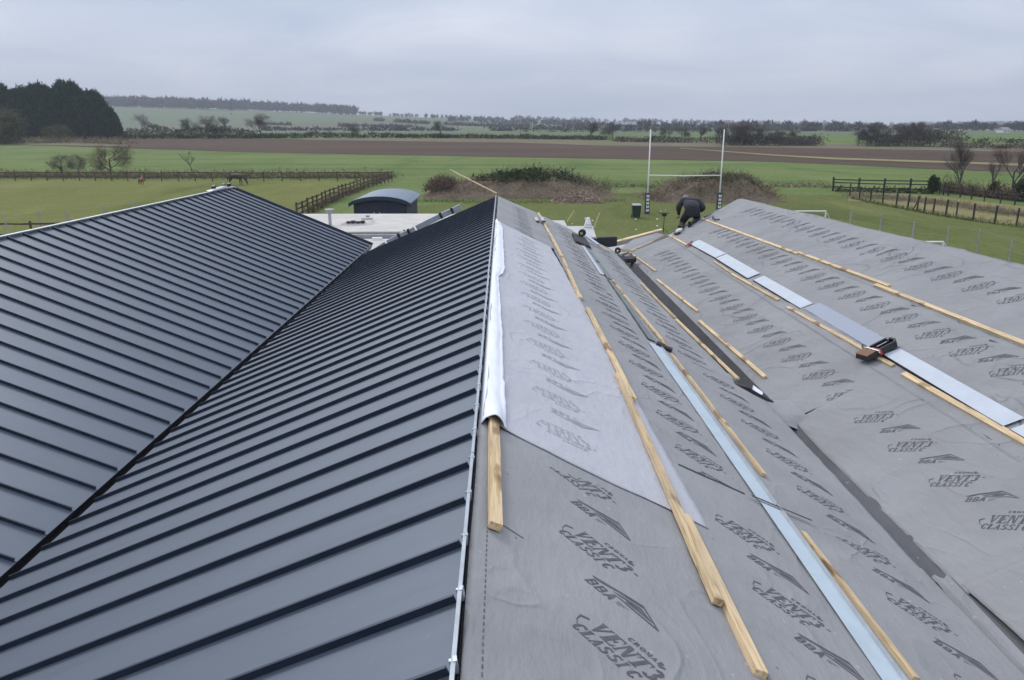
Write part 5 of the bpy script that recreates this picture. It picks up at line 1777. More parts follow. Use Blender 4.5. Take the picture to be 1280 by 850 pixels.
mb = MB(); mb.tube([(0, 0, 0), (0.02, 0, 1.15)], .025, 6)
for a in (0, 2.1, 4.2): mb.tube([(0, 0, .30), (.35 * math.cos(a), .35 * math.sin(a), 0)], .015, 5)
mb.build("pole", M['black'], bd)
mb = MB(); mb.box(-.36, .30, -.2, .2, 1.30, 1.34); mb.box(-.12, .14, -.12, .12, 1.12, 1.295); mb.build("head", M['fence_dark'], bd)


def goal(pxl, pxr, pyt, Y, h, label, depth=1.5):
    a = at_depth(pxl, pyt, Y).x; b = at_depth(pxr, pyt, Y).x
    r = thing("football_goal", label, "football goal", (b, Y, 0), group="small football goals")
    w = b - a
    for x in (0, -w):
        mb = MB(); mb.tube([(x, 0, 0), (x, 0, h)], .05, 8); mb.build("post", M['white'], r)
        mb = MB(); mb.tube([(x, 0, h), (x + 1.5 * (1 if x == 0 else 0), depth, 0)], .035, 8); mb.build("stay", M['white'], r)
    mb = MB(); mb.tube([(-w, 0, h), (0, 0, h)], .05, 8); mb.build("crossbar", M['white'], r)
    mb = MB(); mb.tube([(-w, depth, .03), (1.5, depth, .03)], .03, 6); mb.build("ground_bar", M['white'], r)
    return r


g1 = goal(981, 1033, 258, 50, CZ - 96.5 * 50 / F / .98, "white goal frame whose slanting stay shows above the right roof, the farther of two")
g1.rotation_euler = (0, 0, 0)
goal(1112, 1180, 296.5, 38, CZ - 135 * 38 / F / .985, "nearer white goal frame, showing just over the right roof's ridge", 1.1)
mb = MB()
for i in range(12):
    px, py = rnd.uniform(700, 850), rnd.uniform(262, 296)
    g = ground_at(px, py); s = rnd.uniform(.03, .07)
    mb.obox((g[0], g[1], .03), (s, 0, 0), (0, s, .02), (0, 0, .03))
tag(mb.build("turf_litter", M['offwhite']), kind="stuff")

# ------------------------------------------------------------------ fences


def rail_fence(name, label, pts, spacing, h, rails, mat, pw=.10, rw=.04, rh=.12, over=.12, group=None, lean=.03):
    """pts: ground points; posts every `spacing`, rails between neighbouring posts"""
    P = [Vector(p) for p in pts]
    root = thing(name, label, "fence", P[0], group=group)
    o = P[0]
    posts = []
    for a, b in zip(P, P[1:]):
        n = max(1, round((b - a).length / spacing))
        for i in range(n): posts.append(a.lerp(b, i / n))
    posts.append(P[-1])
    tops = []
    for q in posts:
        q = Vector((q.x, q.y, terrain(q.x, q.y)))
        lx, ly, hh = rnd.gauss(0, lean), rnd.gauss(0, lean), h * rnd.uniform(.96, 1.05)
        r = q - o
        mb = MB(); w = pw / 2
        mb.hexa([r + Vector((-w, -w, -.2)), r + Vector((w, -w, -.2)), r + Vector((w, w, -.2)), r + Vector((-w, w, -.2)),
                 r + Vector((-w + lx, -w + ly, hh + over)), r + Vector((w + lx, -w + ly, hh + over)), r + Vector((w + lx, w + ly, hh + over)), r + Vector((-w + lx, w + ly, hh + over))])
        mb.build("post", M[mat], root)
        tops.append(r + Vector((lx * .5, ly * .5, 0)))
    for a, b in zip(tops, tops[1:]):
        d = (b - a); L_ = d.length; d.normalize(); s = Vector((-d.y, d.x, 0)).normalized() * (pw / 2 + rw / 2 + .003)
        if s.y > 0: s = -s
        for z in rails:
            dz = rnd.gauss(0, .02)
            mb = MB(); mb.obox((a + b) / 2 + s + Vector((0, 0, z + dz)), d * (L_ / 2 - .004), s.normalized() * rw / 2, (0, 0, rh / 2))
            mb.build("rail", M[mat], root)
    return root


def wire_fence(name, label, pts, h, mat, pw, wires, group=None, round_=False, lean=.03, mesh=False):
    P = [Vector(p) for p in pts]; o = P[0]
    root = thing(name, label, "fence", o, group=group)
    for q in P:
        r = q - o; lx, ly, hh = rnd.gauss(0, lean), rnd.gauss(0, lean), h * rnd.uniform(.95, 1.05)
        mb = MB()
        mb.tube([r + Vector((0, 0, -.2)), r + Vector((lx, ly, hh))], pw / 2, 8 if round_ else 4); mb.build("post", M[mat], root)
    mb = MB()
    for a, b in zip(P, P[1:]):
        for z in wires: mb.tube([a - o + Vector((0, 0, z)), b - o + Vector((0, 0, z - .01))], .006, 3, caps=False)
        if mesh:
            L_ = (b - a).length; n = int(L_ / .25)
            for i in range(1, n):
                q = a.lerp(b, i / n) - o; mb.tube([q, q + Vector((0, 0, wires[-1]))], .004, 3, caps=False)
    mb.build("wire", M['wire'], root)
    return root


gl = [ground_at(-60, 226), ground_at(160, 226.5), ground_at(330, 227), ground_at(490, 226.5)]
rail_fence("post_and_rail_fence", "long brown post and rail fence along the far side of the paddock", gl, 2.3, 1.20, (.55, 1.14), 'fence_wood', group="paddock fences")
rail_fence("post_and_rail_fence", "brown paddock fence running from the far corner back to the navy hut", [ground_at(490, 226.5), ground_at(455, 236.5), ground_at(418, 252), ground_at(372, 276)], 2.1, 1.25, (.45, .85, 1.2), 'fence_wood', pw=.12, group="paddock fences")
y_ = 47.5
rail_fence("post_and_rail_fence", "short stretch of dark rail fence just above the left ridge", [(at_depth(-70, 290, y_).x, y_, 0), (at_depth(39, 290, y_).x, y_, 0), (at_depth(88, 290, y_).x, y_ + .2, 0), (at_depth(170, 290, y_).x, y_ + .4, 0)], 3.6, 1.16, (.45, 1.10), 'fence_wood', group="paddock fences")
rail_fence("post_and_rail_fence", "tall near black post and rail fence at the right, its left end among tight posts", [ground_at(1041, 239), ground_at(1072, 240), ground_at(1104, 241), ground_at(1137, 241.5), ground_at(1166, 242)], 3.0, 1.35, (.45, .95, 1.32), 'fence_dark', pw=.16, rw=.05, rh=.11, over=.22)
wire_fence("post_and_wire_fence", "post and wire fence along the front of the dry grass strip at right", [ground_at(*p) for p in ((1062, 246), (1074, 250), (1088, 253), (1103, 256), (1120, 259), (1134, 262), (1146, 264), (1155, 266), (1166, 268), (1181.6, 270.5), (1195, 273), (1216, 276), (1243, 280), (1270, 283), (1300, 287))], 1.32, 'fence_dark', .15, (.3, .65, 1.0, 1.25))
wire_fence("post_and_wire_fence", "low post and wire fence along the brown hedge behind the dry grass strip", [ground_at(*p) for p in ((1174, 243), (1179, 244), (1185, 245), (1200, 247), (1214, 249), (1230, 252), (1250, 255), (1268, 257), (1290, 260))], 1.15, 'fence_dark', .14, (.3, .7, 1.05))
a, b = ground_at(1141, 262.5), ground_at(1147, 262.5)
free_bar("leaning_stake", a, (b[0] + .1, b[1], 1.2), .09, .09, 'fence_dark', "dark stake leaning against the post and wire fence at right", "stake")
mf = "pale mesh fences beside the buildings"
wire_fence("mesh_fence", "pale galvanised mesh fence in the paddock above the left ridge", [(at_depth(px, 300, Y).x, Y, 0) for px, Y in ((-40, 44.5), (10, 46.5), (54, 48), (88, 49.5), (134, 52), (172, 55))], 1.80, 'galv', .10, (.1, .6, 1.2, 1.74), group=mf, lean=.015)
wire_fence("mesh_fence", "pale galvanised mesh fence on the turf beyond the right ridge", [(at_depth(px, 300, Y).x, Y, 0) for px, Y in ((1060, 48), (1098, 45.3), (1140, 42.4), (1184, 40.6), (1223, 38.8), (1266, 35.6), (1310, 33))], 1.80, 'galv', .10, (.1, .6, 1.2, 1.74), group=mf, lean=.015)

# brown bank under the far paddock fence, tussocks along the fences
def verge(name, mat, line, n, w, hgt, size, aspect, up, seed_h=1.0):
    P = []
    for i in range(n):
        t = rng.uniform(0, 1) * (len(line) - 1); k = min(len(line) - 2, int(t)); f = t - k
        px = line[k][0] + (line[k + 1][0] - line[k][0]) * f; py = line[k][1] + (line[k + 1][1] - line[k][1]) * f
        g = ground_at(px, py)
        q = 0.6 + 0.8 * abs(mn.noise((g[0] * .15, g[1] * .15, seed_h)))
        P.append((g[0] + rng.normal() * w * .4, g[1] + rng.normal() * w, g[2] + abs(rng.normal()) * hgt * q))
    P = np.array(P); mb = MB(); mb.tris(tri_cloud(P, np.full(len(P), size), aspect, up))
    return tag(mb.build(name, M[mat]), kind="stuff")


verge("brown_bank_growth", 'brownscrub', [(-60, 222), (200, 222.5), (490, 222.5)], 11000, 2.2, .50, .55, .12, .5)
verge("brown_bank_growth", 'brownscrub', [(490, 221), (470, 230), (430, 246), (385, 268)], 2400, .5, .35, .5, .10, .6)
verge("brown_hedge_growth", 'brownscrub', [(1172, 240), (1200, 243), (1230, 246), (1262, 250), (1310, 255)], 4200, .8, .62, .6, .10, .5)
verge("fence_foot_growth", 'bramble', [(1045, 239.5), (1166, 242)], 900, .4, .25, .28, .5, .4)
verge("fence_foot_growth", 'tussock', [(1060, 248), (1103, 257), (1155, 267), (1216, 277), (1300, 288)], 1800, .3, .16, .30, .10, .9)
verge("dry_grass_stems", 'drygrass', [(1066, 246), (1120, 250), (1180, 256), (1240, 266), (1300, 273)], 5200, 1.7, .22, .42, .06, 1.0)
verge("reed_growth", 'drygrass', [(-60, 178.5), (40, 179), (110, 179), (160, 181)], 1800, 3.0, .8, 1.6, .12, .9)
verge("turf_tussocks", 'tussock', [(525, 252), (640, 254), (780, 252)], 1200, .8, .12, .28, .12, .8)

# ------------------------------------------------------------------ horses


def horse(label, mat, loc, rz, graze=True, s=1.0, head_on=False):
    root = thing("horse", label, "horse", loc, rz)
    v = [(0, 0, 1.15), (.35, 0, 1.17), (.70, 0, 1.20), (-.35, 0, 1.16), (-.68, 0, 1.12),           # trunk: x forward
         (.98, 0, 1.18), (1.22, 0, .92), (1.42, 0, .60), (1.52, 0, .40), (1.60, 0, .14),             # neck down, poll, face, muzzle
         (.66, -.17, .92), (.66, -.17, .52), (.64, -.17, .10), (.68, -.17, .03),
         (.62, .17, .92), (.74, .17, .52), (.74, .17, .10), (.79, .17, .03),
         (-.72, -.18, .92), (-.60, -.18, .66), (-.82, -.18, .46), (-.80, -.18, .09), (-.76, -.18, .03),
         (-.74, .18, .92), (-.66, .18, .66), (-.92, .18, .46), (-.92, .18, .09), (-.88, .18, .03)]
    e = [(0, 1), (1, 2), (0, 3), (3, 4), (2, 5), (5, 6), (6, 7), (7, 8), (8, 9), (2, 10), (10, 11), (11, 12), (12, 13), (2, 14), (14, 15), (15, 16), (16, 17),
         (4, 18), (18, 19), (19, 20), (20, 21), (21, 22), (4, 23), (23, 24), (24, 25), (25, 26), (26, 27)]
    r = [(.27, .33), (.28, .34), (.25, .33), (.28, .33), (.27, .30), (.15, .22), (.10, .17), (.085, .13), (.085, .13), (.065, .08),
         .12, .065, .045, .06, .12, .065, .045, .06, .15, .10, .065, .045, .06, .15, .10, .065, .045, .06]
    if not graze:
        v[5:10] = [(.95, 0, 1.32), (1.10, 0, 1.55), (1.20, 0, 1.72), (1.38, 0, 1.60), (1.56, 0, 1.42)]
    skin_body("body", v, e, r, mat, root, 2)
    mb = MB(); mb.tube([(-.92, 0, 1.22), (-1.04, 0, 1.0), (-1.06, 0, .55)], [.05, .08, .03], 8); mb.build("tail", M['black'], root, smooth=True)
    mb = MB()
    hp = v[7]
    for s_ in (-1, 1): mb.tube([(hp[0] + .0, s_ * .06, hp[2] + .04), (hp[0] + .0, s_ * .08, hp[2] + .17)], [.03, .006], 6)
    mb.build("ear", M[mat], root)
    mb = MB()
    for i in range(10):
        t = i / 9; p = Vector(v[5]).lerp(Vector(v[7]), t); mb.obox(p + Vector((.05, .0, .16 - .05 * t)), (.06, 0, -.04), (0, .02, 0), (.03, 0, .07))
    mb.build("mane", M['black'], root)
    root.scale = (s, s, s)
    return root


g = ground_at(295, 231.5)
horse("dark bay horse grazing behind the peak of the left metal roof", 'horse', g, -.12, True, 24 * g[1] / F / 2.55)
g = ground_at(177, 232.5)
hs = horse("chestnut pony standing end on with white feet in the paddock at left", 'chestnut', g, 1.75, False, 12 * g[1] / F / 1.75)
mb = MB()
for (x, y) in ((.66, -.17), (.76, .17), (-.79, -.18), (-.91, .18)): mb.tube([(x, y, .02), (x, y, .26)], .062, 8)
mb.build("white_sock", M['offwhite'], hs)
# pale offcut and black clamp at the far end of the left ridge
q = at_depth(287, 236, YL - .6)
oc = thing("ridge_offcut", "pale flashing offcut with black clamps on the left ridge, under the horse", "flashing", (XL, YL - 1.0, ZLL(XL) + .06))
mb = MB(); mb.hexa([(-.16, -1.0, 0), (.04, -1.0, 0), (.04, .4, 0), (-.16, .4, 0), (-.12, -.95, .02), (.0, -.95, .02), (.0, .3, .07), (-.12, .3, .07)]); mb.build("sheet_metal", M['zinc'], oc, bevel=.01)
for (x, y) in ((-.08, .30), (-.10, -.5), (-.02, .62)):
    mb = MB(); mb.obox((x, y, .08), (.05, .02, 0), (0, .06, .02), (0, 0, .045)); mb.build("clamp", M['black'], oc, bevel=.02)

# ------------------------------------------------------------------ trees, hedges and far woods


def conifer_proto(label):
    root = thing("conifer", label, "conifer", group="dark conifers at the left edge of the fields")
    H_, R_ = 10.0, 4.2
    n = 900
    z = rng.uniform(.0, 1, n) ** .8
    rad = R_ * np.sqrt(np.clip(1 - (np.clip(z - .22, 0, 1) / .80) ** 2.0, 0, 1)) * (.86 + .14 * np.minimum(1, z / .12))
    th = rng.uniform(0, 6.283, n)
    rr_ = rad * rng.uniform(.78, 1.04, n)
    c = np.column_stack([rr_ * np.cos(th), rr_ * np.sin(th), z * H_])
    P = np.repeat(c, 11, axis=0) + rng.normal(size=(n * 11, 3)) * np.array([.26, .26, .36])
    O = np.repeat(np.column_stack([np.cos(th), np.sin(th), np.full(n, .35)]), 11, axis=0) * 1.1
    tr = tri_cloud(P, np.full(len(P), .62), .42, .7, outward=O)
    # pointed leaders along the top
    L2 = []
    for i in range(46):
        a = rng.uniform(0, 6.28); q = rng.uniform(0, 1) ** .6 * R_ * .8
        zt = H_ * (.22 + .80 * math.sqrt(max(0, 1 - (q / R_) ** 2)))
        for k in range(16):
            t = k / 15; L2.append((q * math.cos(a) + rng.normal() * .16 * (1 - t), q * math.sin(a) + rng.normal() * .16 * (1 - t), zt - .5 + 1.0 * t))
    L2 = np.array(L2)
    mb = MB(); mb.tris(tr); mb.tris(tri_cloud(L2, np.full(len(L2), .45), .4, 1.8))
    mb.build("crown", M['conifer'], root)
    mb = MB(); mb.tube([(0, 0, -.4), (0, 0, H_ * .5), (0, 0, H_ * .95)], [.38, .28, .05], 8)
    for i in range(26):
        a = i * 2.4; zz_ = .6 + i * .33; l_ = R_ * .8 * math.sqrt(max(.05, 1 - (max(0, zz_ / H_ - .22) / .8) ** 2))
        mb.tube([(0, 0, zz_ - .5), (l_ * .6 * math.cos(a), l_ * .6 * math.sin(a), zz_), (l_ * math.cos(a), l_ * math.sin(a), zz_ + .4)], [.10, .07, .02], 4, caps=False)
    mb.build("trunk", M['bark'], root)
    # dense dark inner branches
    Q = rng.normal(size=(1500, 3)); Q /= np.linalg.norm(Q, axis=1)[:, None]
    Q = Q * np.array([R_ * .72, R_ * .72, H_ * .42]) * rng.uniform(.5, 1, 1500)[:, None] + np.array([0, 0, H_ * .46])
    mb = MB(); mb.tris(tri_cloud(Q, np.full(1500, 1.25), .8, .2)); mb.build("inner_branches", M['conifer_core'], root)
    return root


cp = conifer_proto("tallest dark conifer in the middle of the dense clump at left")
cspots = [(92, 172.5, 110.5, 46, "tallest dark conifer in the middle of the dense clump at left"),
          (58, 173.0, 113.5, 44, "dark conifer left of the tallest one in the dense clump"),
          (121, 172.5, 120.5, 36, "rounded dark conifer right of the tallest one, in the dense clump"),
          (138, 173.5, 138.5, 26, "lowest dark conifer at the right end of the dense clump"),
          (36, 172.5, 117, 36, "dark conifer behind the olive bush at left"),
          (4, 172.0, 112.5, 46, "dark conifer cut by the left edge of the picture"),
          (76, 173.6, 122, 40, "dark conifer at the front of the dense clump, behind the small olive bush"),
          (108, 173.4, 128, 36, "front conifer at the right of the dense clump")]
for i, (px, pb, pt, wpx, lab) in enumerate(cspots):
    g = ground_at(px, pb); m_ = g[1] / F
    hh = (pb - pt) * m_ * 1.0; sw = wpx * m_ / 8.4
    o = cp if i == 0 else dup(cp, g, 0, 1, lab)
    o.location = g; o.rotation_euler = (0, 0, i * 1.3); o.scale = (sw, sw, hh / 10.2)

# olive bushes and scrub by the conifers
bs = bush("bush", "olive willow bush at the left edge in front of the dark conifers", "bush", 3.6, 3.0, 4.4, 'olive', 150, 40, .75, .22, up=.8)
g = ground_at(8, 180); m_ = g[1] / F; put(bs, 8, 180, .3, (42 * m_ / 7.2, 1.6, 40 * m_ / 9.0))
b2 = bush("bush", "small rounded olive bush at the foot of the conifers", "bush", 3.0, 2.6, 2.2, 'olive', 110, 34, .55, .3)
g = ground_at(72, 177.5); m_ = g[1] / F; put(b2, 72, 177.5, 1.0, (31 * m_ / 6.0, 1.4, 20 * m_ / 4.6))
rt = bare_tree("bare_tree", "wide russet bare tree standing at the paddock fence", "tree", 6, 21, .85, None, 'twig_red', 4, 5, 3, 0, .018, .12)
g = ground_at(138, 216); m_ = g[1] / F; put(rt, 138, 216, .5, (1.45 * 39 * m_ / 6, 1.3, 39 * m_ / 6))
for (px, pb, w_, h_, lab) in ((77, 214, 30, 20, "grey twiggy shrub left of the russet tree on the paddock fence"), (98, 214, 20, 20, "slim grey twiggy shrub between the grey shrub and the russet tree")):
    s_ = bush("shrub", lab, "shrub", 1.6, 1.4, 1.3, 'twig', 60, 30, .5, .05, stems=10, up=.9)
    g = ground_at(px, pb); m_ = g[1] / F; put(s_, px, pb, 0, (w_ * m_ / 3.2, 1, h_ * m_ / 2.9))
sp = bare_tree("sapling", "thin bare sapling in the green field behind the paddock fence", "sapling", 4, 5, .5, None, 'twig', 3, 4, 4, 0, .03, .3)
g = ground_at(240, 213.5); put(sp, 240, 213.5, 0, 24 * g[1] / F / 4)

# tree prototypes for the distance
TG = "bare trees along the far hedges"
T1 = bare_tree("bare_tree", "x", "tree", 10, 31, .60, TG, 'twig', 4, 4, 6, 0, .028, .28)
T2 = bare_tree("bare_tree", "x", "tree", 10, 47, .75, TG, 'twig', 4, 4, 6, 0, .028, .22)
T3 = bare_tree("bare_tree", "x", "tree", 10, 63, .42, TG, 'twig', 4, 4, 6, 0, .028, .25)
used = set()


def far_tree(proto, px, pb, pt, lab, wide=1.0, Y=None, group=TG):
    """crown top at pt, foot at pb on the terrain (or at distance Y)"""
    if Y is None: g = ground_at(px, pb)
    else:
        q = at_depth(px, pb, Y); g = (q.x, Y, terrain(q.x, Y))
    zt = at_depth(px, pt, g[1]).z
    s = max(.15, (zt - g[2]) / 10)
    rz = rnd.uniform(0, 6.28)
    if proto.name in used: o = dup(proto, g, rz, (s * wide, s * wide, s), lab, group)
    else:
        used.add(proto.name); o = proto; o.location = g; o.rotation_euler = (0, 0, rz); o.scale = (s * wide, s * wide, s); o["label"] = lab; o["group"] = group
    return o


far_tree(T2, 157, 0, 141.5, "round bare tree on the hillside just right of the conifers", 1.0, 560)
far_tree(T1, 221, 0, 147.5, "bare tree in the far hedge, leftmost of three close together", 1.5, 310)
far_tree(T2, 243, 0, 144, "bare tree in the far hedge with ivy below, middle of three", 1.5, 305)
far_tree(T3, 266, 0, 145.5, "bare tree in the far hedge, right of the ivied one", 1.1, 520)
far_tree(T1, 312, 0, 141.5, "tall bare tree rising from the far hedge left of the middle roof", 1.35, 312)
far_tree(T1, 276, 0, 141, "tiny lone tree on the far hillside under the wood", 1.0, 1200)
far_tree(T2, 430, 0, 153, "bare tree with ivy in the far hedge above the cabin", 1.2, 320)
far_tree(T3, 455, 0, 140, "small tree at the right end of the hilltop wood", 1.3, 1500)
far_tree(T1, 547, 0, 150, "bare tree in the far hedge above the navy hut's right side", 1.3, 318)
far_tree(T2, 468, 0, 148, "small tree on the slope below the end of the hilltop wood", 1.2, 1100)
for px, pt, lab in ((498, 144.5, "lone skyline tree right of the hilltop wood"), (583, 143.5, "lone skyline tree above the earth mound"), (600, 145, "skyline tree just right of the lone one above the mound"), (622, 145.5, "skyline tree above the middle roof's peak")):
    far_tree(T2, px, 0, pt, lab, 1.4, 1700)
far_tree(T1, 742, 0, 152, "broad bare tree in front of the far barn", 1.5, 290)
far_tree(T2, 772, 0, 153, "low bare tree right below the far barn", 1.5, 290)
for i, (px, pt, Y, w_, p_) in enumerate(((838, 159, 285, 1.6, T1), (862, 158, 282, 1.5, T2), (886, 158, 280, 1.4, T1))):
    far_tree(p_, px, 0, pt, "bare tree in the loose row seen between the rugby posts, %s" % ("left one", "middle one", "right one")[i], w_, Y)
PG = "bare trees of the right hand copses"
labs = ["copse behind the right rugby post, its left end", "copse behind the right rugby post, second tree", "copse behind the right rugby post, third tree", "copse behind the right rugby post, tallest tree", "copse behind the right rugby post, fifth tree", "copse behind the right rugby post, sixth tree", "copse behind the right rugby post, low right end"]
for i, (px, pt) in enumerate(((918, 157), (930, 154.5), (942, 154), (954, 155.5), (970, 160), (990, 161), (1010, 161))):
    far_tree((T3, T1, T3, T2, T1, T2, T1)[i], px, 0, pt, "bare tree of the " + labs[i], 1.5, ground_at(px, 181.8 + .3 * (i % 3))[1], PG)
labs = ["leftmost", "second from the left", "third from the left", "fourth from the left, rounded", "fifth from the left", "tall pale one right of the middle", "third from the right, tallest", "second from the right", "rightmost, low"]
for i, (px, pt) in enumerate(((1094, 161), (1106, 157), (1120, 153), (1132, 155), (1146, 158), (1158, 151.5), (1168, 152), (1178, 156), (1188, 164))):
    far_tree((T2, T1, T1, T2, T1, T3, T1, T2, T1)[i], px, 0, pt, "bare tree of the big right hand copse, " + labs[i], 1.45, ground_at(px, 182.6 + .3 * (i % 3))[1], PG)
t = bare_tree("bare_tree", "near bare tree with a forked trunk beyond the right end of the black fence", "tree", 9, 77, .45, None, 'twig', 4, 4, 4, 0.02, .018, .2)
g = ground_at(1197, 242); put(t, 1197, 242, 1.0, 66 * g[1] / F / 9)
t = bare_tree("bare_tree", "pale slender bare tree with an ivy clad foot, second from the right edge", "tree", 9, 85, .42, None, 'twig', 4, 3, 4, 0.0, .014, .25)
g = ground_at(1240, 246); put(t, 1240, 246, 1.0, 58 * g[1] / F / 9)
t = bare_tree("bare_tree", "bare tree with russet twigs at the right edge of the picture", "tree", 9, 91, .50, None, 'twig_red', 4, 4, 3, 0.0, .018, .2)
g = ground_at(1265, 247); put(t, 1265, 247, 2.0, 74 * g[1] / F / 9)
iv = bush("ivy_stump", "ivy covered stump at the right end of the black fence", "stump", .75, .7, .9, 'ivy', 60, 30, .20, .6)
g = ground_at(1165, 242); put(iv, 1165, 242, 0, (13 * g[1] / F / 1.5,) * 2 + (22 * g[1] / F / 1.9,))
iv2 = bush("ivy_bush", "ivy bush round the foot of the pale slender tree", "bush", .9, .9, .9, 'ivy', 50, 30, .22, .6)
g = ground_at(1241, 247); put(iv2, 1241, 247, 0, (14 * g[1] / F / 1.8,) * 2 + (20 * g[1] / F / 1.9,))
iv3 = bush("ivy_bush", "dark bush at the far right edge in front of the russet tree", "bush", .9, .9, .9, 'ivy', 50, 30, .22, .6)
g = ground_at(1280, 252); put(iv3, 1280, 252, 0, (22 * g[1] / F / 1.8,) * 2 + (28 * g[1] / F / 1.9,))


def hedge(label, pts, hpx, mat, Y=None, dens=3.0, wid=1.6, gap=.25, size=.9, aspect=.35):
    """pts: photo pixels along the hedge foot, or (px, distance) when Y is 'd'"""
    G = []
    for q in pts:
        if Y == 'd': p = at_depth(q[0], 165, q[1]); G.append(Vector((p.x, q[1], terrain(p.x, q[1]))))
        else: G.append(Vector(ground_at(*q)))
    root = thing("hedge", label, "hedge", G[0])
    P = []
    tot = 0
    for a, b in zip(G, G[1:]):
        L_ = (b - a).length; n = int(L_ * dens); m_ = (a.y + b.y) / 2 / F; H_ = hpx * m_
        for i in range(n):
            f = rng.uniform(0, 1); q = a.lerp(b, f)
            k = .55 + .75 * abs(mn.noise((q.x * .05, q.y * .05, hpx))) + .35 * mn.noise((q.x * .25, q.y * .2, 3))
            if dens < 1 and mn.noise((q.x * .012, q.y * .012, 7 + hpx)) < -.35: continue
            for _ in range(9):
                x = q.x + rng.normal() * wid * .5; y = q.y + rng.normal() * wid * .5
                P.append((x - G[0].x, y - G[0].y, terrain(x, y) - G[0].z + rng.uniform(0, 1) ** .8 * H_ * k))
    P = np.array(P); sz = size * ((G[0].y + G[-1].y) / 2 / 400) ** .5
    mb = MB(); mb.tris(tri_cloud(P, np.full(len(P), sz), aspect, .4)); o = mb.build("foliage", M[mat], root); tag(o, kind="stuff")
    mb = MB()
    for a, b in zip(G, G[1:]):
        n = int((b - a).length / 6)
        for i in range(n):
            q = a.lerp(b, (i + rnd.random()) / n) - G[0]; mb.tube([q + Vector((0, 0, -.2)), q + Vector((rnd.gauss(0, .3), 0, hpx * G[0].y / F * .8))], [.10, .03], 4, caps=False)
    mb.build("stem", M['bark'], root)["kind"] = "stuff"
    return root


hedge("tall mixed hedge at the far side of the ploughed field, right of the conifers", [(148, 173.2), (230, 172.8), (320, 172.6)], 15, 'olive_scrub', None, 11.0)
hedge("ivied green stretch of the far hedge below the three bare trees", [(150, 173.6), (240, 173.2), (360, 173)], 7, 'ivy', None, 5)
hedge("dark far hedge above the cabin, running to the middle roof", [(318, 172.8), (430, 172.5), (560, 173)], 7, 'ivy', None, 6)
hedge("scrubby far hedge above the earth mound", [(545, 172.6), (650, 173.5), (760, 175)], 6, 'twig', None, 8)
hedge("hedge along the foot of the far barn, seen left of the rugby posts", [(640, 470), (760, 480), (900, 470)], 5, 'ivy', 'd', 1.3)
hedge("brown hedge behind the rugby posts at the end of the ploughed field", [(770, 177.5), (900, 179), (1020, 180.5)], 9, 'twig', None, 7, 2.2)
hedge("brushy underwood of the right hand copses", [(905, 181.5), (965, 182), (1022, 182.5)], 17, 'twig', None, 18, 3.0)
hedge("brushy underwood of the big copse at right", [(1086, 182.5), (1130, 182.5), (1196, 184)], 22, 'twig', None, 22, 4.0)
hedge("low hedge at the far right behind the bare trees", [(1185, 185), (1250, 186), (1340, 187)], 8, 'twig', None, 7)
hedge("green ivy hedge at the far right horizon edge", [(1180, 178), (1270, 179), (1360, 180)], 7, 'ivy', None, 3)
# hedges dividing the far hillsides
for (pts, hp, lab) in (([(322, 900), (400, 860), (520, 840)], 3.2, "thin hedge crossing the hillside below the hilltop wood"),
                       ([(330, 640), (450, 650), (640, 640)], 4.0, "lower hedge crossing the foot of the far hillside"),
                       ([(470, 1150), (560, 1000), (680, 900)], 3.4, "slanting hedge on the slope right of the hilltop wood"),
                       ([(560, 1250), (700, 1240), (840, 1200)], 3.6, "hedge high on the far slope above the earth mound"),
                       ([(610, 760), (720, 740), (860, 720)], 4.5, "hedge in the valley behind the far barn"),
                       ([(840, 640), (960, 620), (1100, 620)], 5.0, "valley hedge seen between the right rugby post and the big copse")):
    hedge(lab, pts, hp, 'farwood', 'd', .8, 3.0, .3, 2.0, .5)


def far_wood(name, strips, n, label=None):
    """crowns of a distant wood, seen as one mass: strips of (px0, px1, dist0, dist1, crown height m)"""
    A = []; mb = MB()
    for (x0, x1, d0, d1, hh, k) in strips:
        for i in range(int(n * k)):
            px = rng.uniform(x0, x1); Y = rng.uniform(d0, d1)
            p = at_depth(px, 160, Y); z = terrain(p.x, Y); h_ = hh * rng.uniform(.72, 1.12)
            c = rng.normal(size=(56, 3)); c /= np.linalg.norm(c, axis=1)[:, None]
            c = c * np.array([h_ * .36, h_ * .36, h_ * .42]) * rng.uniform(.5, 1, 56)[:, None] + np.array([p.x, Y, z + h_ * .55])
            A.append(tri_cloud(c, np.full(56, h_ * .34), .42, .5))
            mb.tube([(p.x, Y, z - .5), (p.x, Y, z + h_ * .8)], [h_ * .02, h_ * .008], 3, caps=False)
    mb.tris(np.concatenate(A), 1)
    return tag(mb.build(name, [M['bark'], M['farwood']]), kind="stuff")


far_wood("hilltop_wood", [(118, 300, 1440, 1560, 17, .5), (60, 446, 1500, 1620, 17, .9), (60, 440, 1620, 1800, 18, .8)], 330)
far_wood("far_woodland", [(440, 700, 1650, 1900, 9, .30), (560, 780, 1300, 1420, 8, .25), (640, 1340, 1050, 1350, 8, .9), (700, 1340, 700, 900, 6, .5), (640, 1320, 2100, 2500, 13, .9), (760, 1060, 620, 760, 8, .22),
                          (1000, 1100, 520, 620, 6, .10), (1170, 1330, 560, 700, 7, .22), (1150, 1330, 2600, 2900, 15, .5)], 330)
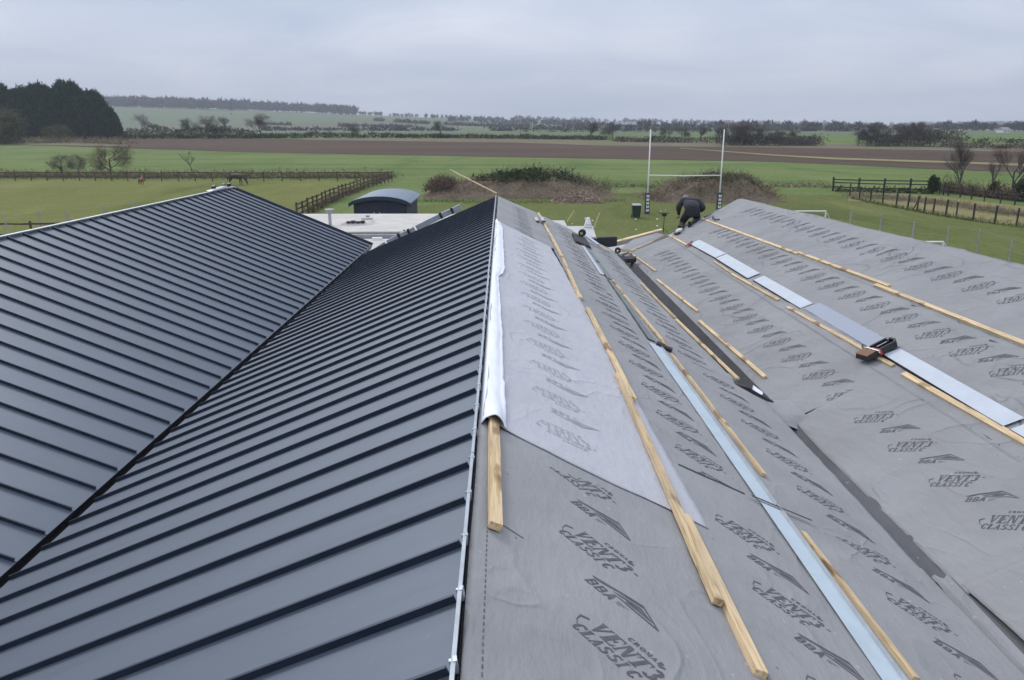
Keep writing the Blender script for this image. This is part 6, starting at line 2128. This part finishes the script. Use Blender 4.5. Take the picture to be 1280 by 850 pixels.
# far barn and pale small buildings
q = at_depth(782, 160, 700); zb = terrain(q.x, 700)
bb = thing("far_barn", "dark far barn with a pale roof among trees left of the rugby posts", "barn", (q.x, 700, zb))
w_ = 9.5; hh = at_depth(782, 152, 700).z - zb
mb = MB(); mb.box(-w_, w_, 0, 12, 0, hh * .68); mb.build("wall", M['barn'], bb)
mb = MB(); mb.hexa([(-w_ - .4, -.5, hh * .66), (w_ + .4, -.5, hh * .66), (w_ + .4, 12.5, hh * .66), (-w_ - .4, 12.5, hh * .66), (-w_ - .4, 5.8, hh), (w_ + .4, 5.8, hh), (w_ + .4, 6.2, hh), (-w_ - .4, 6.2, hh)]); mb.build("roof", M['barn_roof'], bb)
mb = MB(); mb.box(-w_ * .5, -w_ * .1, -.06, -.005, 0, hh * .5); mb.build("door", M['barn_roof'], bb)
for (px, Y, w_, py, lab) in ((1080, 560, 4.0, 176, "tiny white cottage between the two copses"), (1256, 420, 2.0, 178.8, "small white trailer beyond the hedge at the far right")):
    q = at_depth(px, py, Y); zb = terrain(q.x, Y); h0 = max(1.4, at_depth(px, py, Y).z - zb)
    ct = thing("white_cottage" if px < 1200 else "white_trailer", lab, "cottage" if px < 1200 else "trailer", (q.x, Y, zb))
    mb = MB(); mb.box(-w_, w_, 0, 6, 0, h0); mb.build("wall", M['offwhite'], ct)
    mb = MB(); mb.hexa([(-w_ - .2, -.3, h0), (w_ + .2, -.3, h0), (w_ + .2, 6.3, h0), (-w_ - .2, 6.3, h0), (-w_, 2.6, h0 + 1.4), (w_, 2.6, h0 + 1.4), (w_, 3.2, h0 + 1.4), (-w_, 3.2, h0 + 1.4)]); mb.build("roof", M['barn_roof'], ct)
    for k in (-.5, .3):
        mb = MB(); mb.box(k * w_, (k + .25) * w_, -.06, -.005, h0 * .4, h0 * .75); mb.build("window", M['barn'], ct)

# ------------------------------------------------------------------ moist air
mb = MB(); mb.box(-4300, 4300, -800, 5200, -1.2, 190)
hz = mb.build("haze", [])
hm = bpy.data.materials.new("moist air"); hm.use_nodes = True
nt = hm.node_tree; nt.nodes.clear()
o_ = nt.nodes.new("ShaderNodeOutputMaterial"); v_ = nt.nodes.new("ShaderNodeVolumePrincipled")
v_.inputs["Color"].default_value = (0.86, 0.92, 1.0, 1); v_.inputs["Density"].default_value = 0.00027
nt.links.new(v_.outputs[0], o_.inputs["Volume"])
hz.data.materials.append(hm)
tag(hz, kind="stuff")
